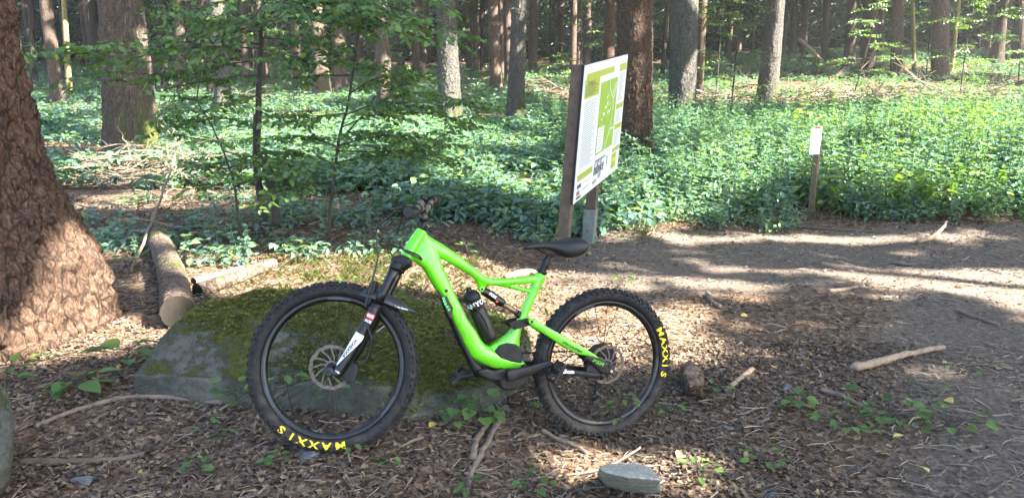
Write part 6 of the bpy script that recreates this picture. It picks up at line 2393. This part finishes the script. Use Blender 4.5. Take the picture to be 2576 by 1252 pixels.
V = leaves(B, np.stack([np.cos(a), np.sin(a), rb.normal(-.3, .25, n)], 1), np.stack([rb.normal(0, .4, n), rb.normal(0, .4, n), np.ones(n)], 1), rb.uniform(.4, .8, n), .16)
tag(link('spruce_boughs', leaf_mesh('spruce_boughs', V, rb.random(n)), None, M['needle']), 'dark drooping spruce boughs between the far trunks', 'boughs', kind='stuff')


# ---------------------------------------------------------------- seedlings near the viewer, leaf by leaf
LEAFM = {}


def leaf_obj(parent, p, az, el, ln, kind=0, mat='leaf', roll=0.0, name='leaf'):
    key = (kind, mat)
    if key not in LEAFM:
        if kind == 0:      # pointed oval with a folded midrib
            t = np.linspace(0, 1, 7)
            w = .30 * np.sin(np.pi * t ** .85) ** .9
        else:              # toothed heart
            t = np.linspace(0, 1, 9)
            w = .42 * np.sin(np.pi * np.clip(t, .06, 1) ** .62) * (1 + .10 * (np.arange(9) % 2))
        V, Fc = [], []
        for i, (a, b_) in enumerate(zip(t, w)):
            zc = -.16 * a * a
            V += [(a, 0, zc), (a, b_, zc + .25 * b_), (a, -b_, zc + .25 * b_)]
        for i in range(len(t) - 1):
            q = 3 * i
            Fc += [(q, q + 3, q + 4, q + 1), (q, q + 2, q + 5, q + 3)]
        me = pymesh('leaf', V, Fc)
        me.materials.append(M[mat])
        LEAFM[key] = me
    o = bpy.data.objects.new(name, LEAFM[key])
    COL.objects.link(o)
    o.parent = parent
    o.matrix_parent_inverse = WINV[parent.name]
    o.location = p
    o.rotation_euler = (roll, -el, az)
    o.scale = (ln, ln, ln)
    return o


def seedling(label, px, py, h, n, leaf, seed, kind=0, spread=.10, name='seedling', mat='leaf', lift=0.0):
    rr = random.Random(seed)
    c = G(px, py)
    t = thing(name, label, 'plant', c)
    top = c + Vector((rr.uniform(-.04, .04), rr.uniform(-.04, .04), h))
    st = [c + Vector((0, 0, -.02)), c.lerp(top, .5) + Vector((rr.uniform(-.02, .02), 0, 0)), top]
    mb = MB().tube(smoothpath(st, 4), list(np.linspace(.0035, .002, 9)), 5)
    L_ = []
    for i in range(n):
        k = rr.uniform(.35, 1) if n > 3 else 1
        p = c.lerp(top, k)
        a = 2.4 * i + rr.uniform(-.4, .4)
        q = p + Vector((math.cos(a), math.sin(a), .25)) * spread * rr.uniform(.4, 1)
        mb.tube([p, q], .0016, 4)
        L_.append((q, a + rr.uniform(-.3, .3), rr.uniform(-.25, .3), leaf * rr.uniform(.75, 1.2)))
    mb.build('stem', M['bark_smooth'], t)
    for q, a, e, l in L_:
        leaf_obj(t, q, a, e, l, kind, mat, rr.uniform(-.35, .35))
    return t


SEED = [
    ('seedling with big pale pointed leaves left of the boulder tip', 315, 930, .12, 6, .17, 0, .10), ('seedling with large leaves lower left of the boulder tip', 205, 1000, .10, 7, .17, 0, .10), ('leafy sprig at the left edge above the lower rock', 15, 985, .12, 7, .12, 0, .06),
    ('small plant squeezed between boulder and front tyre', 605, 1035, .13, 9, .085, 1, .08), ('drooping seedling seen through the front wheel', 740, 1040, .22, 7, .11, 0, .10), ('second seedling seen through the front wheel', 830, 1050, .14, 6, .09, 0, .08),
    ('nettle at the boulder foot right of the front wheel', 1135, 1085, .13, 9, .085, 1, .07), ('nettle between the boulder and the rear wheel', 1215, 1080, .16, 11, .10, 1, .09), ('bramble shoot left of the rear tyre', 1355, 1060, .17, 10, .075, 1, .09), ('leafy shoot growing in front of the rear tyre', 1560, 1095, .19, 11, .075, 0, .07),
    ('tiny seedling below the front tyre', 880, 1150, .06, 5, .06, 0, .05), ('seedling in the leaves left of the front tyre', 545, 1120, .08, 6, .07, 0, .06), ('pale sprout at the bottom left of the front tyre', 500, 1195, .06, 5, .075, 1, .05), ('small green sprout at the bottom centre', 985, 1190, .05, 5, .055, 0, .05),
    ('sprout right of the sloping branch', 1190, 1245, .06, 6, .07, 0, .05), ('little plant left of the flat stone', 1330, 1240, .07, 8, .06, 1, .06), ('plant beside the flat stone on its right', 1760, 1215, .09, 9, .075, 0, .08), ('sprouts below the rotten chunk of wood', 1795, 1010, .08, 8, .08, 0, .08),
    ('small plant right of the rear tyre foot', 1690, 1060, .08, 8, .07, 0, .08), ('seedling with two broad pale leaves on the trail', 2000, 1045, .09, 4, .12, 1, .05), ('trailing vine left half on the trail soil', 2120, 1090, .07, 14, .08, 1, .16), ('trailing vine middle clump on the trail soil', 2250, 1075, .08, 16, .09, 1, .18), ('trailing vine right half on the trail soil', 2370, 1085, .06, 14, .085, 1, .18),
    ('low sprig right of the thick pale stick', 2420, 945, .05, 8, .06, 0, .12), ('tiny seedling with bare twig on the trail', 2065, 875, .09, 5, .05, 0, .04), ('bright shoot above the rear wheel', 1570, 722, .10, 7, .085, 0, .07), ('yellow-green weed at the trail edge right of the map board', 1625, 590, .35, 10, .10, 0, .10), ('young weed beside the yellow-green one', 1590, 600, .22, 8, .10, 0, .10),
    ('small weed on litter behind the saddle nose', 1180, 655, .16, 8, .08, 1, .08), ('seedling in the grass behind the boulder', 880, 735, .10, 8, .09, 0, .08), ('leafy plant behind the mudguard', 1010, 760, .14, 10, .10, 0, .10), ('sprig in front of the big flared trunk', 140, 905, .05, 6, .07, 0, .05), ('green sprig left of the sawn log', 330, 690, .14, 9, .09, 0, .09),
    ('sprout at the lower right of the flat stone', 1930, 1190, .06, 8, .06, 1, .08), ('nettle sprout in the litter below the boulder', 690, 1180, .05, 6, .06, 1, .05), ('sprig between the stick and the vine on the trail', 2330, 1000, .04, 7, .05, 0, .09), ('seedling between the sawn log and the boulder', 520, 770, .06, 6, .06, 0, .06),
]
for i, (lb, px_, py_, h_, n_, lf, kd, sp_) in enumerate(SEED):
    seedling(lb, px_, py_, h_, int(n_ * 1.35), lf * (.62 if i > 1 else .85), i, kd, sp_)
# yellow fallen leaves that stand out on the dark soil
for i, (px_, py_, ln, lb) in enumerate(((2378, 1013, .075, 'pale yellow leaf on the soil right of the vine'), (2305, 1182, .085, 'pale yellow leaf on dark soil at lower right'), (1702, 1165, .08, 'upright yellow leaf above the flat stone'), (1588, 1068, .05, 'orange leaf right of the rear tyre'), (1528, 862, .06, 'yellow leaf seen through the rear wheel'), (1880, 800, .06, 'yellow leaf on the litter right of the rear wheel'),
                                          (2270, 1108, .06, 'orange leaf below the vine'), (1960, 1120, .05, 'tan leaf left of the vine'), (2010, 962, .05, 'small yellow leaf left of the brown stick'), (1640, 560, .06, 'orange leaf under the nettles'), (2240, 1160, .05, 'tan curled leaf below the trailing vine'), (1095, 1075, .06, 'tan leaf at the boulder foot'), (1350, 965, .05, 'yellow leaf behind the chain stay'))):
    p = G(px_, py_)
    o = leaf_obj.__globals__['LEAFM']
    w_ = thing('fallen_leaf', lb, 'leaf', p)
    leaf_obj(w_, p + Vector((0, 0, .018)), random.uniform(0, 6), random.uniform(-.1, .35), ln, 0, 'yleaf', random.uniform(-.6, .6), name='leaf_blade')

# ---------------------------------------------------------------- the hazy air of the wood
bm = bmesh.new()
bmesh.ops.create_cube(bm, size=1)
me = bpy.data.meshes.new('haze')
bm.to_mesh(me)
bm.free()
haze = link('haze', me)
haze.scale = (1300, 1100, 31)
haze.location = (0, 330, 10.5)
m, nt, b, out = newmat('haze air')
nt.nodes.remove(b)
pv = N(nt, 'ShaderNodeVolumePrincipled')
pv.inputs['Color'].default_value = (0.93, 0.97, 1.0, 1)
pv.inputs['Density'].default_value = 0.0007
pv.inputs['Anisotropy'].default_value = 0.25
nt.links.new(pv.outputs[0], out.inputs['Volume'])
me.materials.append(m)
tag(haze, 'thin pale haze hanging in the wood', 'haze', kind='stuff')
